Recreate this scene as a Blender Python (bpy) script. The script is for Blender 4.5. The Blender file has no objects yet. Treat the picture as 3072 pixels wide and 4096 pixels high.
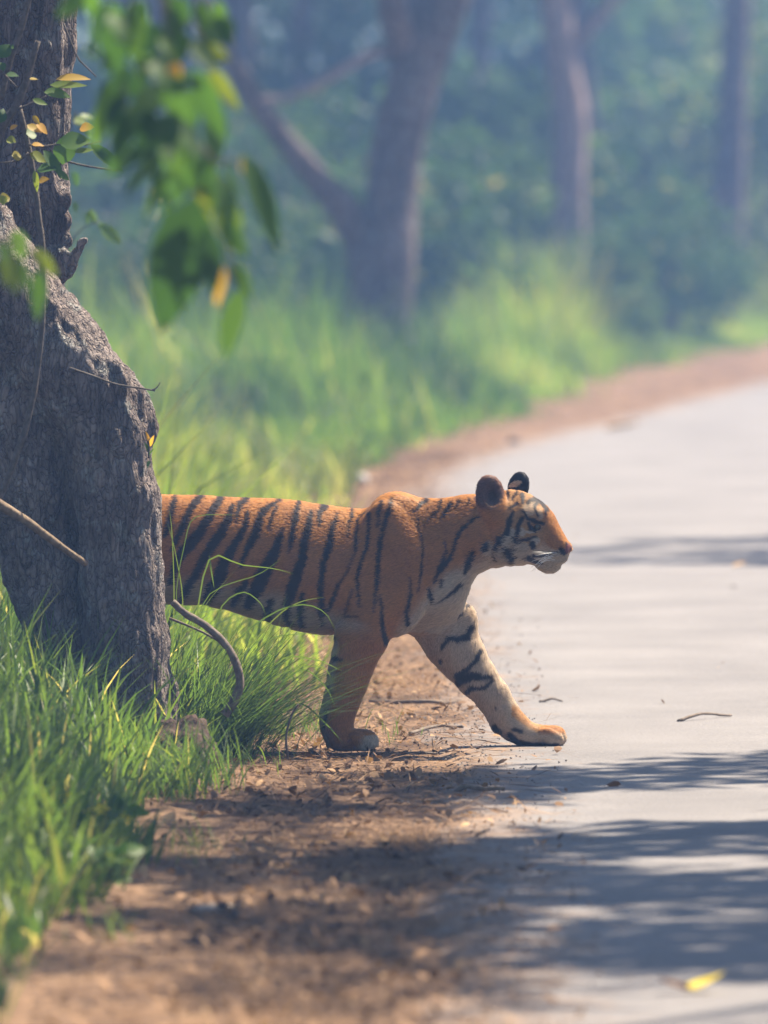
import bpy, math, random
import numpy as np
from mathutils import Vector, Matrix, noise as mnoise

rng = np.random.default_rng(7)
random.seed(7)
scene = bpy.context.scene
COL = scene.collection

# ------------------------------------------------------------------ camera
# picture units: D = pixels of a 1659 x 2212 view of the photograph, S = pixels of the 3072 x 4096 original
CAM_H = 2.0
F_D = 17610.0
HORIZON = 446.0
PITCH = math.atan((1106.0 - HORIZON) / F_D)
cam_data = bpy.data.cameras.new('camera')
cam = bpy.data.objects.new('camera', cam_data)
COL.objects.link(cam)
cam.location = (0, 0, CAM_H)
cam.rotation_euler = (math.pi / 2 - PITCH, 0, 0)
cam_data.sensor_fit = 'HORIZONTAL'
cam_data.sensor_width = 36.0
cam_data.lens = F_D / 1659.0 * 36.0
cam_data.clip_start = 0.5
cam_data.clip_end = 2000
cam_data.dof.use_dof = True
cam_data.dof.focus_distance = 29.9
cam_data.dof.aperture_fstop = 3.9
scene.camera = cam

# ------------------------------------------------------------------ sky, sun, exposure
TO_SUN = Vector((0.52, 0.40, 1.02)).normalized()
SUN_EL = math.asin(TO_SUN.z)
SUN_AZ = math.atan2(TO_SUN.x, TO_SUN.y)
world = bpy.data.worlds.new('World')
scene.world = world
world.use_nodes = True
wn = world.node_tree.nodes
wl = world.node_tree.links
sky = wn.new('ShaderNodeTexSky')
sky.sky_type = 'NISHITA'
sky.sun_disc = False
sky.sun_elevation = SUN_EL
sky.sun_rotation = SUN_AZ
wn['Background'].inputs['Strength'].default_value = 0.05
wl.new(sky.outputs[0], wn['Background'].inputs['Color'])
sun_data = bpy.data.lights.new('sun', 'SUN')
sun_data.energy = 5.0
sun_data.angle = math.radians(0.6)
sun_data.color = (1.0, 0.87, 0.68)
sun = bpy.data.objects.new('sun', sun_data)
COL.objects.link(sun)
sun.location = (20, 40, 60)
sun.rotation_euler = TO_SUN.to_track_quat('Z', 'Y').to_euler()
scene.view_settings.view_transform = 'Standard'
scene.view_settings.look = 'None'
scene.view_settings.gamma = 1.0
scene.view_settings.use_curve_mapping = False
scene.view_settings.exposure = 1.95
cy = scene.cycles
cy.use_denoising = True
cy.max_bounces = 8
cy.diffuse_bounces = 3
cy.glossy_bounces = 2
cy.transmission_bounces = 4
cy.transparent_max_bounces = 4
cy.volume_bounces = 1
cy.use_adaptive_sampling = False
HAZE_DENSITY = 0.0014
HAZE_COLOR = (0.26, 0.48, 1.0)

# ------------------------------------------------------------------ helpers
def ray(x, y):
    """direction of a pixel (D units)"""
    d = Vector(((x - 829.5) / F_D, 1.0, -(y - 1106.0) / F_D))
    c, s = math.cos(PITCH), math.sin(PITCH)
    return Vector((d.x, d.y * c + d.z * s, -d.y * s + d.z * c))

def at(x, y, Y):
    """pixel (D) at a given depth Y"""
    d = ray(x, y)
    return Vector((0, 0, CAM_H)) + d * (Y / d.y)

def on_ground(x, y, z=0.0):
    d = ray(x, y)
    return Vector((0, 0, CAM_H)) + d * ((z - CAM_H) / d.z)

def link(o, parent=None):
    COL.objects.link(o)
    if parent is not None:
        o.parent = parent
    return o

def tag(o, label=None, cat=None, group=None, kind=None):
    if label: o['label'] = label
    if cat: o['category'] = cat
    if group: o['group'] = group
    if kind: o['kind'] = kind
    return o

def empty(name, loc):
    e = bpy.data.objects.new(name, None)
    e.location = loc
    e.empty_display_size = 0.1
    return link(e)

def mesh_np(name, verts, faces, mat, parent=None, smooth=True, attrs=None, loc=None):
    """faces: (n,3) or (n,4) array or a list of arrays"""
    if not isinstance(faces, (list, tuple)):
        faces = [faces]
    me = bpy.data.meshes.new(name)
    verts = np.asarray(verts, np.float32)
    if loc is not None:
        verts = verts - np.asarray(loc, np.float32)
    me.vertices.add(len(verts))
    me.vertices.foreach_set('co', verts.ravel())
    idx = np.concatenate([np.asarray(f, np.int32).ravel() for f in faces])
    tot = np.concatenate([np.full(len(f), np.asarray(f).shape[1], np.int32) for f in faces])
    me.loops.add(len(idx))
    me.loops.foreach_set('vertex_index', idx)
    me.polygons.add(len(tot))
    start = np.concatenate([[0], np.cumsum(tot)[:-1]]).astype(np.int32)
    me.polygons.foreach_set('loop_start', start)
    me.polygons.foreach_set('use_smooth', np.full(len(tot), bool(smooth)))
    me.update(calc_edges=True)
    me.validate()
    for k, v in (attrs or {}).items():
        v = np.asarray(v, np.float32)
        if v.ndim == 1:
            a = me.attributes.new(k, 'FLOAT', 'POINT'); a.data.foreach_set('value', v)
        else:
            a = me.attributes.new(k, 'FLOAT_COLOR', 'POINT')
            if v.shape[1] == 3:
                v = np.concatenate([v, np.ones((len(v), 1), np.float32)], 1)
            a.data.foreach_set('color', v.ravel())
    if mat is not None:
        me.materials.append(mat)
    o = bpy.data.objects.new(name, me)
    if loc is not None:
        o.location = loc
    return link(o, parent)

def hash3(i, j, k, seed=0):
    n = (i.astype(np.int64) * 73856093) ^ (j.astype(np.int64) * 19349663) ^ (k.astype(np.int64) * 83492791) ^ (seed * 2654435)
    n = (n ^ (n >> 13)) * 1274126177 & 0x7fffffff
    n = (n ^ (n >> 16)) * 668265263 & 0x7fffffff
    return ((n & 0xffffff) / float(0xffffff)).astype(np.float32)

def vnoise(p, scale=1.0, seed=0):
    """value noise 0..1, p (n,3)"""
    q = np.asarray(p, np.float64) * scale
    f0 = np.floor(q); f = q - f0
    f = f * f * (3 - 2 * f)
    i, j, k = f0[:, 0].astype(np.int64), f0[:, 1].astype(np.int64), f0[:, 2].astype(np.int64)
    r = 0
    for a in (0, 1):
        for b in (0, 1):
            for c in (0, 1):
                w = (f[:, 0] if a else 1 - f[:, 0]) * (f[:, 1] if b else 1 - f[:, 1]) * (f[:, 2] if c else 1 - f[:, 2])
                r = r + w * hash3(i + a, j + b, k + c, seed)
    return r

def fbm(p, scale=1.0, oct=4, seed=0):
    r, a, t = 0, 0.5, 0
    for o in range(oct):
        r = r + a * vnoise(p, scale * 2 ** o, seed + o * 17); t += a; a *= 0.5
    return r / t

def sstep(a, b, x):
    t = np.clip((x - a) / (b - a), 0, 1)
    return t * t * (3 - 2 * t)

def tube(points, radii, sides=8, cap=True, wob=0.0, seed=0):
    """tube mesh arrays along a polyline"""
    P = [Vector(p) for p in points]
    n = len(P)
    V = []; Fq = []
    up = Vector((0.13, 0.97, 0.21))
    r_ = random.Random(seed)
    for i in range(n):
        t = (P[min(i + 1, n - 1)] - P[max(i - 1, 0)]).normalized()
        a = t.cross(up)
        if a.length < 1e-3: a = t.cross(Vector((1, 0, 0)))
        a.normalize(); b = t.cross(a).normalized()
        for s in range(sides):
            an = 2 * math.pi * s / sides
            rr = radii[i] * (1 + wob * (r_.random() - 0.5) * 2)
            V.append(P[i] + (a * math.cos(an) + b * math.sin(an)) * rr)
    for i in range(n - 1):
        for s in range(sides):
            s2 = (s + 1) % sides
            Fq.append((i * sides + s, i * sides + s2, (i + 1) * sides + s2, (i + 1) * sides + s))
    V = [tuple(v) for v in V]
    Ft = []
    if cap:
        for i, rev in ((0, True), (n - 1, False)):
            c = len(V); V.append(tuple(P[i]))
            for s in range(sides):
                s2 = (s + 1) % sides
                tri = (i * sides + s, i * sides + s2, c)
                Ft.append(tri[::-1] if rev else tri)
    return np.array(V, np.float32), np.array(Fq, np.int32), np.array(Ft, np.int32).reshape(-1, 3)

def spline(points, n):
    """Catmull-Rom resample of points (any dimension)"""
    P = np.array(points, np.float64)
    P = np.concatenate([[2 * P[0] - P[1]], P, [2 * P[-1] - P[-2]]])
    out = []
    m = len(P) - 3
    for u in np.linspace(0, m, n):
        i = min(int(u), m - 1); t = u - i
        p0, p1, p2, p3 = P[i:i + 4]
        out.append(0.5 * ((2 * p1) + (-p0 + p2) * t + (2 * p0 - 5 * p1 + 4 * p2 - p3) * t * t + (-p0 + 3 * p1 - 3 * p2 + p3) * t ** 3))
    return np.array(out)

class MB:
    """collects mesh arrays for one mesh"""
    def __init__(self): self.v = []; self.q = []; self.t = []; self.n = 0; self.a = []
    def add(self, v, q=None, t=None, tint=0.5):
        v = np.asarray(v, np.float32)
        if q is not None and len(q): self.q.append(np.asarray(q, np.int32) + self.n)
        if t is not None and len(t): self.t.append(np.asarray(t, np.int32) + self.n)
        self.v.append(v); self.n += len(v)
        self.a.append(np.full(len(v), tint, np.float32) if np.isscalar(tint) else np.asarray(tint, np.float32))
    def build(self, name, mat, parent=None, smooth=True, loc=None):
        f = []
        if self.q: f.append(np.concatenate(self.q))
        if self.t: f.append(np.concatenate(self.t))
        return mesh_np(name, np.concatenate(self.v), f, mat, parent, smooth, {'tint': np.concatenate(self.a)}, loc)

# ------------------------------------------------------------------ materials
def new_mat(name):
    m = bpy.data.materials.new(name); m.use_nodes = True
    nt = m.node_tree
    for n in list(nt.nodes): nt.nodes.remove(n)
    out = nt.nodes.new('ShaderNodeOutputMaterial')
    return m, nt, out

def N(nt, t, **kw):
    n = nt.nodes.new(t)
    for k, v in kw.items():
        if k in ('operation', 'blend_type', 'data_type', 'feature', 'distance', 'attribute_name', 'noise_dimensions', 'mode', 'interpolation_type'):
            setattr(n, k, v)
        else:
            n.inputs[k].default_value = v
    return n

def ramp(nt, stops):
    n = nt.nodes.new('ShaderNodeValToRGB')
    e = n.color_ramp.elements
    while len(e) < len(stops): e.new(0.5)
    for i, (p, c) in enumerate(stops):
        e[i].position = p
        e[i].color = (*c, 1) if len(c) == 3 else c
    return n

def leaf_material(name, stops, trans=0.45, trans_gain=1.6, rough=0.45, noise_amt=0.0, spec=0.35):
    """stops over the per-leaf attribute 'tint'"""
    m, nt, out = new_mat(name)
    at_ = N(nt, 'ShaderNodeAttribute', attribute_name='tint')
    cr = ramp(nt, stops)
    nt.links.new(at_.outputs['Fac'], cr.inputs[0])
    p = N(nt, 'ShaderNodeBsdfPrincipled', Roughness=rough)
    p.inputs['Specular IOR Level'].default_value = spec
    tr = nt.nodes.new('ShaderNodeBsdfTranslucent')
    g = N(nt, 'ShaderNodeMix', data_type='RGBA', blend_type='MULTIPLY')
    g.inputs[0].default_value = 1.0
    g.inputs[7].default_value = (trans_gain * 1.05, trans_gain, trans_gain * 0.55, 1)
    nt.links.new(cr.outputs[0], p.inputs['Base Color'])
    nt.links.new(cr.outputs[0], g.inputs[6])
    nt.links.new(g.outputs[2], tr.inputs[0])
    mx = nt.nodes.new('ShaderNodeMixShader'); mx.inputs[0].default_value = trans
    nt.links.new(p.outputs[0], mx.inputs[1]); nt.links.new(tr.outputs[0], mx.inputs[2])
    nt.links.new(mx.outputs[0], out.inputs[0])
    return m

def bark_material(name, c0, c1, c2, scale=38.0, bump=0.7, zs=0.45, moss=None):
    m, nt, out = new_mat(name)
    tc = nt.nodes.new('ShaderNodeTexCoord')
    mp = nt.nodes.new('ShaderNodeMapping'); mp.inputs['Scale'].default_value = (1, 1, zs)
    nt.links.new(tc.outputs['Object'], mp.inputs[0])
    nz = N(nt, 'ShaderNodeTexNoise', Scale=14.0, Detail=4.0)
    nt.links.new(mp.outputs[0], nz.inputs['Vector'])
    warp = N(nt, 'ShaderNodeMix', data_type='RGBA', blend_type='LINEAR_LIGHT')
    warp.inputs[0].default_value = 0.05
    nt.links.new(mp.outputs[0], warp.inputs[6]); nt.links.new(nz.outputs['Color'], warp.inputs[7])
    vo = N(nt, 'ShaderNodeTexVoronoi', feature='DISTANCE_TO_EDGE', Scale=scale)
    nt.links.new(warp.outputs[2], vo.inputs['Vector'])
    crack = N(nt, 'ShaderNodeMapRange'); crack.inputs[1].default_value = 0.0; crack.inputs[2].default_value = 0.16
    nt.links.new(vo.outputs['Distance'], crack.inputs[0])
    vc = N(nt, 'ShaderNodeTexVoronoi', feature='F1', Scale=scale)
    nt.links.new(warp.outputs[2], vc.inputs['Vector'])
    big = N(nt, 'ShaderNodeTexNoise', Scale=3.2, Detail=5.0, Roughness=0.65)
    nt.links.new(tc.outputs['Object'], big.inputs['Vector'])
    cr = ramp(nt, [(0.30, c0), (0.50, c1), (0.68, c2)])
    nt.links.new(big.outputs[0], cr.inputs[0])
    pv = N(nt, 'ShaderNodeMix', data_type='RGBA', blend_type='MULTIPLY'); pv.inputs[0].default_value = 0.5
    hs = N(nt, 'ShaderNodeHueSaturation', Saturation=0.0)
    nt.links.new(vc.outputs['Color'], hs.inputs['Color'])
    sc_ = N(nt, 'ShaderNodeMix', data_type='RGBA', blend_type='ADD'); sc_.inputs[0].default_value = 1.0
    nt.links.new(hs.outputs[0], sc_.inputs[6]); sc_.inputs[7].default_value = (0.45, 0.45, 0.45, 1)
    nt.links.new(cr.outputs[0], pv.inputs[6]); nt.links.new(sc_.outputs[2], pv.inputs[7])
    # lichen patches with their own outline
    li = N(nt, 'ShaderNodeTexNoise', Scale=9.0, Detail=6.0, Roughness=0.7)
    nt.links.new(tc.outputs['Object'], li.inputs['Vector'])
    lr = ramp(nt, [(0.55, (0, 0, 0)), (0.62, (1, 1, 1))])
    nt.links.new(li.outputs[0], lr.inputs[0])
    lm = N(nt, 'ShaderNodeMix', data_type='RGBA')
    lmul = N(nt, 'ShaderNodeMath', operation='MULTIPLY'); lmul.inputs[1].default_value = 0.55
    nt.links.new(lr.outputs[0], lmul.inputs[0]); nt.links.new(lmul.outputs[0], lm.inputs[0])
    nt.links.new(pv.outputs[2], lm.inputs[6]); lm.inputs[7].default_value = (*(moss or (0.30, 0.32, 0.31)), 1)
    ck = N(nt, 'ShaderNodeMix', data_type='RGBA', blend_type='MULTIPLY'); ck.inputs[0].default_value = 1.0
    ckr = ramp(nt, [(0.0, (0.42, 0.40, 0.39)), (0.4, (1, 1, 1))])
    nt.links.new(crack.outputs[0], ckr.inputs[0])
    nt.links.new(lm.outputs[2], ck.inputs[6]); nt.links.new(ckr.outputs[0], ck.inputs[7])
    p = N(nt, 'ShaderNodeBsdfPrincipled', Roughness=0.9)
    p.inputs['Specular IOR Level'].default_value = 0.15
    fine = N(nt, 'ShaderNodeTexNoise', Scale=120.0, Detail=3.0)
    nt.links.new(tc.outputs['Object'], fine.inputs['Vector'])
    mp2 = nt.nodes.new('ShaderNodeMapping'); mp2.inputs['Scale'].default_value = (1, 1, 0.16)
    nt.links.new(tc.outputs['Object'], mp2.inputs[0])
    fis = N(nt, 'ShaderNodeTexNoise', Scale=scale * 0.9, Detail=7.0, Roughness=0.72, Distortion=0.6)
    nt.links.new(mp2.outputs[0], fis.inputs['Vector'])
    fir = ramp(nt, [(0.36, (0.45, 0.43, 0.42)), (0.56, (1.08, 1.07, 1.06))])
    nt.links.new(fis.outputs[0], fir.inputs[0])
    ck2 = N(nt, 'ShaderNodeMix', data_type='RGBA', blend_type='MULTIPLY'); ck2.inputs[0].default_value = 1.0
    nt.links.new(ck.outputs[2], ck2.inputs[6]); nt.links.new(fir.outputs[0], ck2.inputs[7]); nt.links.new(ck2.outputs[2], p.inputs['Base Color'])
    fadd = N(nt, 'ShaderNodeMath', operation='MULTIPLY_ADD'); fadd.inputs[1].default_value = 2.2
    nt.links.new(fis.outputs[0], fadd.inputs[0]); nt.links.new(fine.outputs[0], fadd.inputs[2])
    hsum = N(nt, 'ShaderNodeMath', operation='MULTIPLY_ADD'); hsum.inputs[1].default_value = 0.55
    nt.links.new(fadd.outputs[0], hsum.inputs[0]); nt.links.new(crack.outputs[0], hsum.inputs[2])
    bp = N(nt, 'ShaderNodeBump', Strength=bump, Distance=0.02)
    nt.links.new(hsum.outputs[0], bp.inputs['Height'])
    nt.links.new(bp.outputs[0], p.inputs['Normal'])
    nt.links.new(p.outputs[0], out.inputs[0])
    return m

def plain_material(name, c0, c1, scale=30.0, rough=0.85, bump=0.3, stretch=(1, 1, 1), spec=0.2):
    m, nt, out = new_mat(name)
    tc = nt.nodes.new('ShaderNodeTexCoord')
    mp = nt.nodes.new('ShaderNodeMapping'); mp.inputs['Scale'].default_value = stretch
    nt.links.new(tc.outputs['Object'], mp.inputs[0])
    nz = N(nt, 'ShaderNodeTexNoise', Scale=scale, Detail=5.0, Roughness=0.6)
    nt.links.new(mp.outputs[0], nz.inputs['Vector'])
    cr = ramp(nt, [(0.32, c0), (0.68, c1)])
    nt.links.new(nz.outputs[0], cr.inputs[0])
    p = N(nt, 'ShaderNodeBsdfPrincipled', Roughness=rough)
    p.inputs['Specular IOR Level'].default_value = spec
    nt.links.new(cr.outputs[0], p.inputs['Base Color'])
    bp = N(nt, 'ShaderNodeBump', Strength=bump, Distance=0.01)
    nt.links.new(nz.outputs[0], bp.inputs['Height']); nt.links.new(bp.outputs[0], p.inputs['Normal'])
    nt.links.new(p.outputs[0], out.inputs[0])
    return m

M = {}
M['bark'] = bark_material('bark', (0.095, 0.072, 0.064), (0.170, 0.140, 0.130), (0.26, 0.225, 0.212), scale=52, bump=0.8, zs=0.42)
M['far_bark'] = bark_material('far_bark', (0.075, 0.058, 0.050), (0.12, 0.095, 0.085), (0.18, 0.145, 0.13), scale=16, bump=0.5)
M['pale_bark'] = bark_material('pale_bark', (0.20, 0.145, 0.125), (0.28, 0.205, 0.18), (0.34, 0.26, 0.23), scale=14, bump=0.4)
M['vine'] = plain_material('vine_stem', (0.055, 0.045, 0.036), (0.12, 0.10, 0.085), 60, 0.8, 0.5)
M['stick'] = plain_material('dead_stick', (0.10, 0.070, 0.045), (0.22, 0.16, 0.105), 45, 0.8, 0.5, (1, 1, 1))
M['darkstick'] = plain_material('bark_stick', (0.085, 0.065, 0.050), (0.17, 0.135, 0.11), 45, 0.85, 0.5)
M['earth'] = plain_material('earth_clod', (0.022, 0.014, 0.011), (0.070, 0.043, 0.031), 45, 0.95, 0.9)
M['stone'] = plain_material('stone', (0.15, 0.13, 0.11), (0.26, 0.23, 0.20), 30, 0.85, 0.5)
M['pale_stone'] = plain_material('pale_stone', (0.36, 0.34, 0.32), (0.50, 0.48, 0.46), 40, 0.8, 0.3)
M['dark_stone'] = plain_material('dark_stone', (0.03, 0.028, 0.028), (0.08, 0.07, 0.065), 40, 0.85, 0.5)
M['grass'] = leaf_material('grass_blade', [(0.0, (0.026, 0.052, 0.016)), (0.35, (0.048, 0.092, 0.024)), (0.75, (0.086, 0.135, 0.028)), (0.92, (0.150, 0.170, 0.045)), (1.0, (0.32, 0.27, 0.13))], 0.50, 2.0, spec=0.25)
M['far_grass'] = leaf_material('far_grass_blade', [(0.0, (0.028, 0.062, 0.013)), (0.35, (0.065, 0.120, 0.020)), (0.75, (0.125, 0.180, 0.028)), (1.0, (0.26, 0.24, 0.10))], 0.52, 2.0, spec=0.15)
M['leaf'] = leaf_material('tree_leaf', [(0.0, (0.016, 0.045, 0.014)), (0.45, (0.032, 0.080, 0.016)), (0.75, (0.060, 0.120, 0.018)), (0.9, (0.14, 0.17, 0.02)), (1.0, (0.36, 0.20, 0.03))], 0.45, 2.2, 0.5, spec=0.22)
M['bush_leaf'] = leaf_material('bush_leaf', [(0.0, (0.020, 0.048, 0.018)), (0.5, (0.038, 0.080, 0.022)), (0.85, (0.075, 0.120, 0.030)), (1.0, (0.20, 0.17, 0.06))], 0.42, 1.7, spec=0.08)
M['litter'] = leaf_material('dry_litter', [(0.0, (0.034, 0.020, 0.013)), (0.4, (0.13, 0.075, 0.043)), (0.75, (0.27, 0.160, 0.085)), (1.0, (0.40, 0.265, 0.145))], 0.15, 1.0, 0.8, spec=0.2)

# ------------------------------------------------------------------ ground and road
def road_left(Y):
    """x of the road's left edge at depth Y"""
    Y = np.asarray(Y, np.float64)
    b = np.clip(Y - 57, 0, 10); c = np.clip(Y - 67, 0, None); d = np.clip(Y - 105, 0, None)
    return 0.12 + 0.13 * b ** 2 / 20 + 0.13 * c + d ** 2 / 700.0
ROAD_W = 3.9

def ground_height(X, Y):
    p = np.stack([X, Y, np.zeros_like(X)], 1)
    d = road_left(Y) - X                      # >0 left of the road
    d2 = X - road_left(Y) - ROAD_W
    h = (fbm(p, 2.1, 3, 3) - 0.5) * 0.030 + (fbm(p, 7.0, 2, 23) - 0.5) * 0.030 + (fbm(p, 0.35, 2, 9) - 0.5) * 0.06
    off = np.maximum(d, d2)
    k = sstep(0.0, 0.9, off)
    h = h * k + 0.05 * sstep(0.7, 2.2, off) - 0.012
    return h * np.where(off > 0, 1, 0) - 0.012 * (off <= 0)

def axis(parts):
    return np.unique(np.concatenate([np.linspace(a, b, n) for a, b, n in parts]))
gx = axis([(-310, -20, 40), (-20, -3, 30), (-3, 1.2, 130), (1.2, 6, 30), (6, 30, 40), (30, 310, 40)])
gy = axis([(-60, 16, 20), (16, 40, 420), (40, 130, 240), (130, 200, 30), (200, 420, 30)])
GX, GY = np.meshgrid(gx, gy)
gz = ground_height(GX.ravel(), GY.ravel())
gv = np.stack([GX.ravel(), GY.ravel(), gz], 1)
nx, ny = len(gx), len(gy)
ii = (np.arange(ny - 1)[:, None] * nx + np.arange(nx - 1)[None]).ravel()
gf = np.stack([ii, ii + 1, ii + nx + 1, ii + nx], 1)

m, nt, out = new_mat('soil')
tc = nt.nodes.new('ShaderNodeTexCoord')
n1 = N(nt, 'ShaderNodeTexNoise', Scale=1.3, Detail=6.0, Roughness=0.65)
n2 = N(nt, 'ShaderNodeTexNoise', Scale=26.0, Detail=6.0, Roughness=0.7)
for n_ in (n1, n2): nt.links.new(tc.outputs['Object'], n_.inputs['Vector'])
SOIL1 = [(0.30, (0.070, 0.044, 0.030)), (0.50, (0.155, 0.100, 0.065)), (0.72, (0.26, 0.170, 0.106))]
SOIL2 = [(0.32, (0.36, 0.34, 0.32)), (0.62, (1.15, 1.12, 1.08))]
r1 = ramp(nt, SOIL1)
r2 = ramp(nt, SOIL2)
nt.links.new(n1.outputs[0], r1.inputs[0]); nt.links.new(n2.outputs[0], r2.inputs[0])
mu = N(nt, 'ShaderNodeMix', data_type='RGBA', blend_type='MULTIPLY'); mu.inputs[0].default_value = 1
nt.links.new(r1.outputs[0], mu.inputs[6]); nt.links.new(r2.outputs[0], mu.inputs[7])
p = N(nt, 'ShaderNodeBsdfPrincipled', Roughness=0.95); p.inputs['Specular IOR Level'].default_value = 0.1
nt.links.new(mu.outputs[2], p.inputs['Base Color'])
bp = N(nt, 'ShaderNodeBump', Strength=0.8, Distance=0.02)
nt.links.new(n2.outputs[0], bp.inputs['Height']); nt.links.new(bp.outputs[0], p.inputs['Normal'])
nt.links.new(p.outputs[0], out.inputs[0])
M['soil'] = m
tag(mesh_np('ground', gv, gf, M['soil']), kind='structure')

# road: a strip following the left edge, with its crossing coordinate stored for the dusty edges
ry = axis([(-55, 14, 12), (14, 64, 260), (64, 200, 160)])
rt = np.linspace(0, 1, 34)
RL = road_left(ry)
RX = RL[:, None] + rt[None] * ROAD_W
RYm = np.repeat(ry[:, None], len(rt), 1)
edge = np.minimum(rt, 1 - rt) * ROAD_W
RZ = 0.004 + 0.012 * sstep(0, 1.6, edge)[None] + 0 * RYm - 0.035 * (edge < 0.01)[None]
pn = np.stack([RX.ravel(), RYm.ravel(), 0 * RX.ravel()], 1)
RZ = RZ.ravel() + (fbm(pn, 1.7, 3, 4) - 0.5) * 0.006
# broken edge: shift the outer rows
rx_ = RX.copy()
wob = (fbm(np.stack([0 * ry, ry, 0 * ry], 1), 0.9, 4, 21) - 0.5) * 0.5
rx_[:, 0] += wob; rx_[:, 1] += wob * 0.8; rx_[:, 2] += wob * 0.5
rv = np.stack([rx_.ravel(), RYm.ravel(), RZ], 1)
nr = len(rt)
ii = (np.arange(len(ry) - 1)[:, None] * nr + np.arange(nr - 1)[None]).ravel()
rf = np.stack([ii, ii + 1, ii + nr + 1, ii + nr], 1)
m, nt, out = new_mat('worn_asphalt')
tc = nt.nodes.new('ShaderNodeTexCoord')
ea = N(nt, 'ShaderNodeAttribute', attribute_name='edge')
n1 = N(nt, 'ShaderNodeTexNoise', Scale=0.9, Detail=6.0, Roughness=0.6)
n2 = N(nt, 'ShaderNodeTexNoise', Scale=90.0, Detail=3.0, Roughness=0.7)
n3 = N(nt, 'ShaderNodeTexNoise', Scale=5.0, Detail=8.0, Roughness=0.7)
for n_ in (n1, n2, n3): nt.links.new(tc.outputs['Object'], n_.inputs['Vector'])
ra = ramp(nt, [(0.32, (0.108, 0.102, 0.105)), (0.68, (0.160, 0.151, 0.153))])
nt.links.new(n1.outputs[0], ra.inputs[0])
rb = ramp(nt, [(0.30, (0.62, 0.62, 0.62)), (0.65, (1.18, 1.16, 1.14))])
nt.links.new(n2.outputs[0], rb.inputs[0])
mu = N(nt, 'ShaderNodeMix', data_type='RGBA', blend_type='MULTIPLY'); mu.inputs[0].default_value = 1
nt.links.new(ra.outputs[0], mu.inputs[6]); nt.links.new(rb.outputs[0], mu.inputs[7])
# dust creeping in from the verge
ad = N(nt, 'ShaderNodeMath', operation='MULTIPLY_ADD'); ad.inputs[1].default_value = 1.5; ad.inputs[2].default_value = -0.78
nt.links.new(n3.outputs[0], ad.inputs[0])
ad2 = N(nt, 'ShaderNodeMath', operation='ADD'); nt.links.new(ea.outputs['Fac'], ad2.inputs[0]); nt.links.new(ad.outputs[0], ad2.inputs[1])
rd = ramp(nt, [(0.05, (1, 1, 1)), (0.42, (0, 0, 0))])
nt.links.new(ad2.outputs[0], rd.inputs[0])
mxd = N(nt, 'ShaderNodeMix', data_type='RGBA')
s1 = N(nt, 'ShaderNodeTexNoise', Scale=1.3, Detail=6.0, Roughness=0.65); s2_ = N(nt, 'ShaderNodeTexNoise', Scale=26.0, Detail=6.0, Roughness=0.7)
q1 = ramp(nt, SOIL1); q2 = ramp(nt, SOIL2); qm = N(nt, 'ShaderNodeMix', data_type='RGBA', blend_type='MULTIPLY'); qm.inputs[0].default_value = 1
for a_, b_ in ((s1, q1), (s2_, q2)):
    nt.links.new(tc.outputs['Object'], a_.inputs['Vector']); nt.links.new(a_.outputs[0], b_.inputs[0])
nt.links.new(q1.outputs[0], qm.inputs[6]); nt.links.new(q2.outputs[0], qm.inputs[7]); nt.links.new(qm.outputs[2], mxd.inputs[7])
nt.links.new(rd.outputs[0], mxd.inputs[0]); nt.links.new(mu.outputs[2], mxd.inputs[6])
p = N(nt, 'ShaderNodeBsdfPrincipled', Roughness=0.82); p.inputs['Specular IOR Level'].default_value = 0.35
nt.links.new(mxd.outputs[2], p.inputs['Base Color'])
bp = N(nt, 'ShaderNodeBump', Strength=0.5, Distance=0.006)
nt.links.new(n2.outputs[0], bp.inputs['Height']); nt.links.new(bp.outputs[0], p.inputs['Normal'])
nt.links.new(p.outputs[0], out.inputs[0])
M['asphalt'] = m
tag(mesh_np('road', rv, rf, m, attrs={'edge': np.tile(edge, len(ry))}), kind='structure')

def gz_at(x, y):
    return float(ground_height(np.array([x]), np.array([y]))[0])

def surf_z(x, y):
    rl = float(road_left(y))
    if rl + 0.15 < x < rl + ROAD_W - 0.15:
        e = min(x - rl, rl + ROAD_W - x)
        return 0.004 + 0.012 * float(sstep(0, 1.6, np.array(e)))
    return gz_at(x, y)

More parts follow.
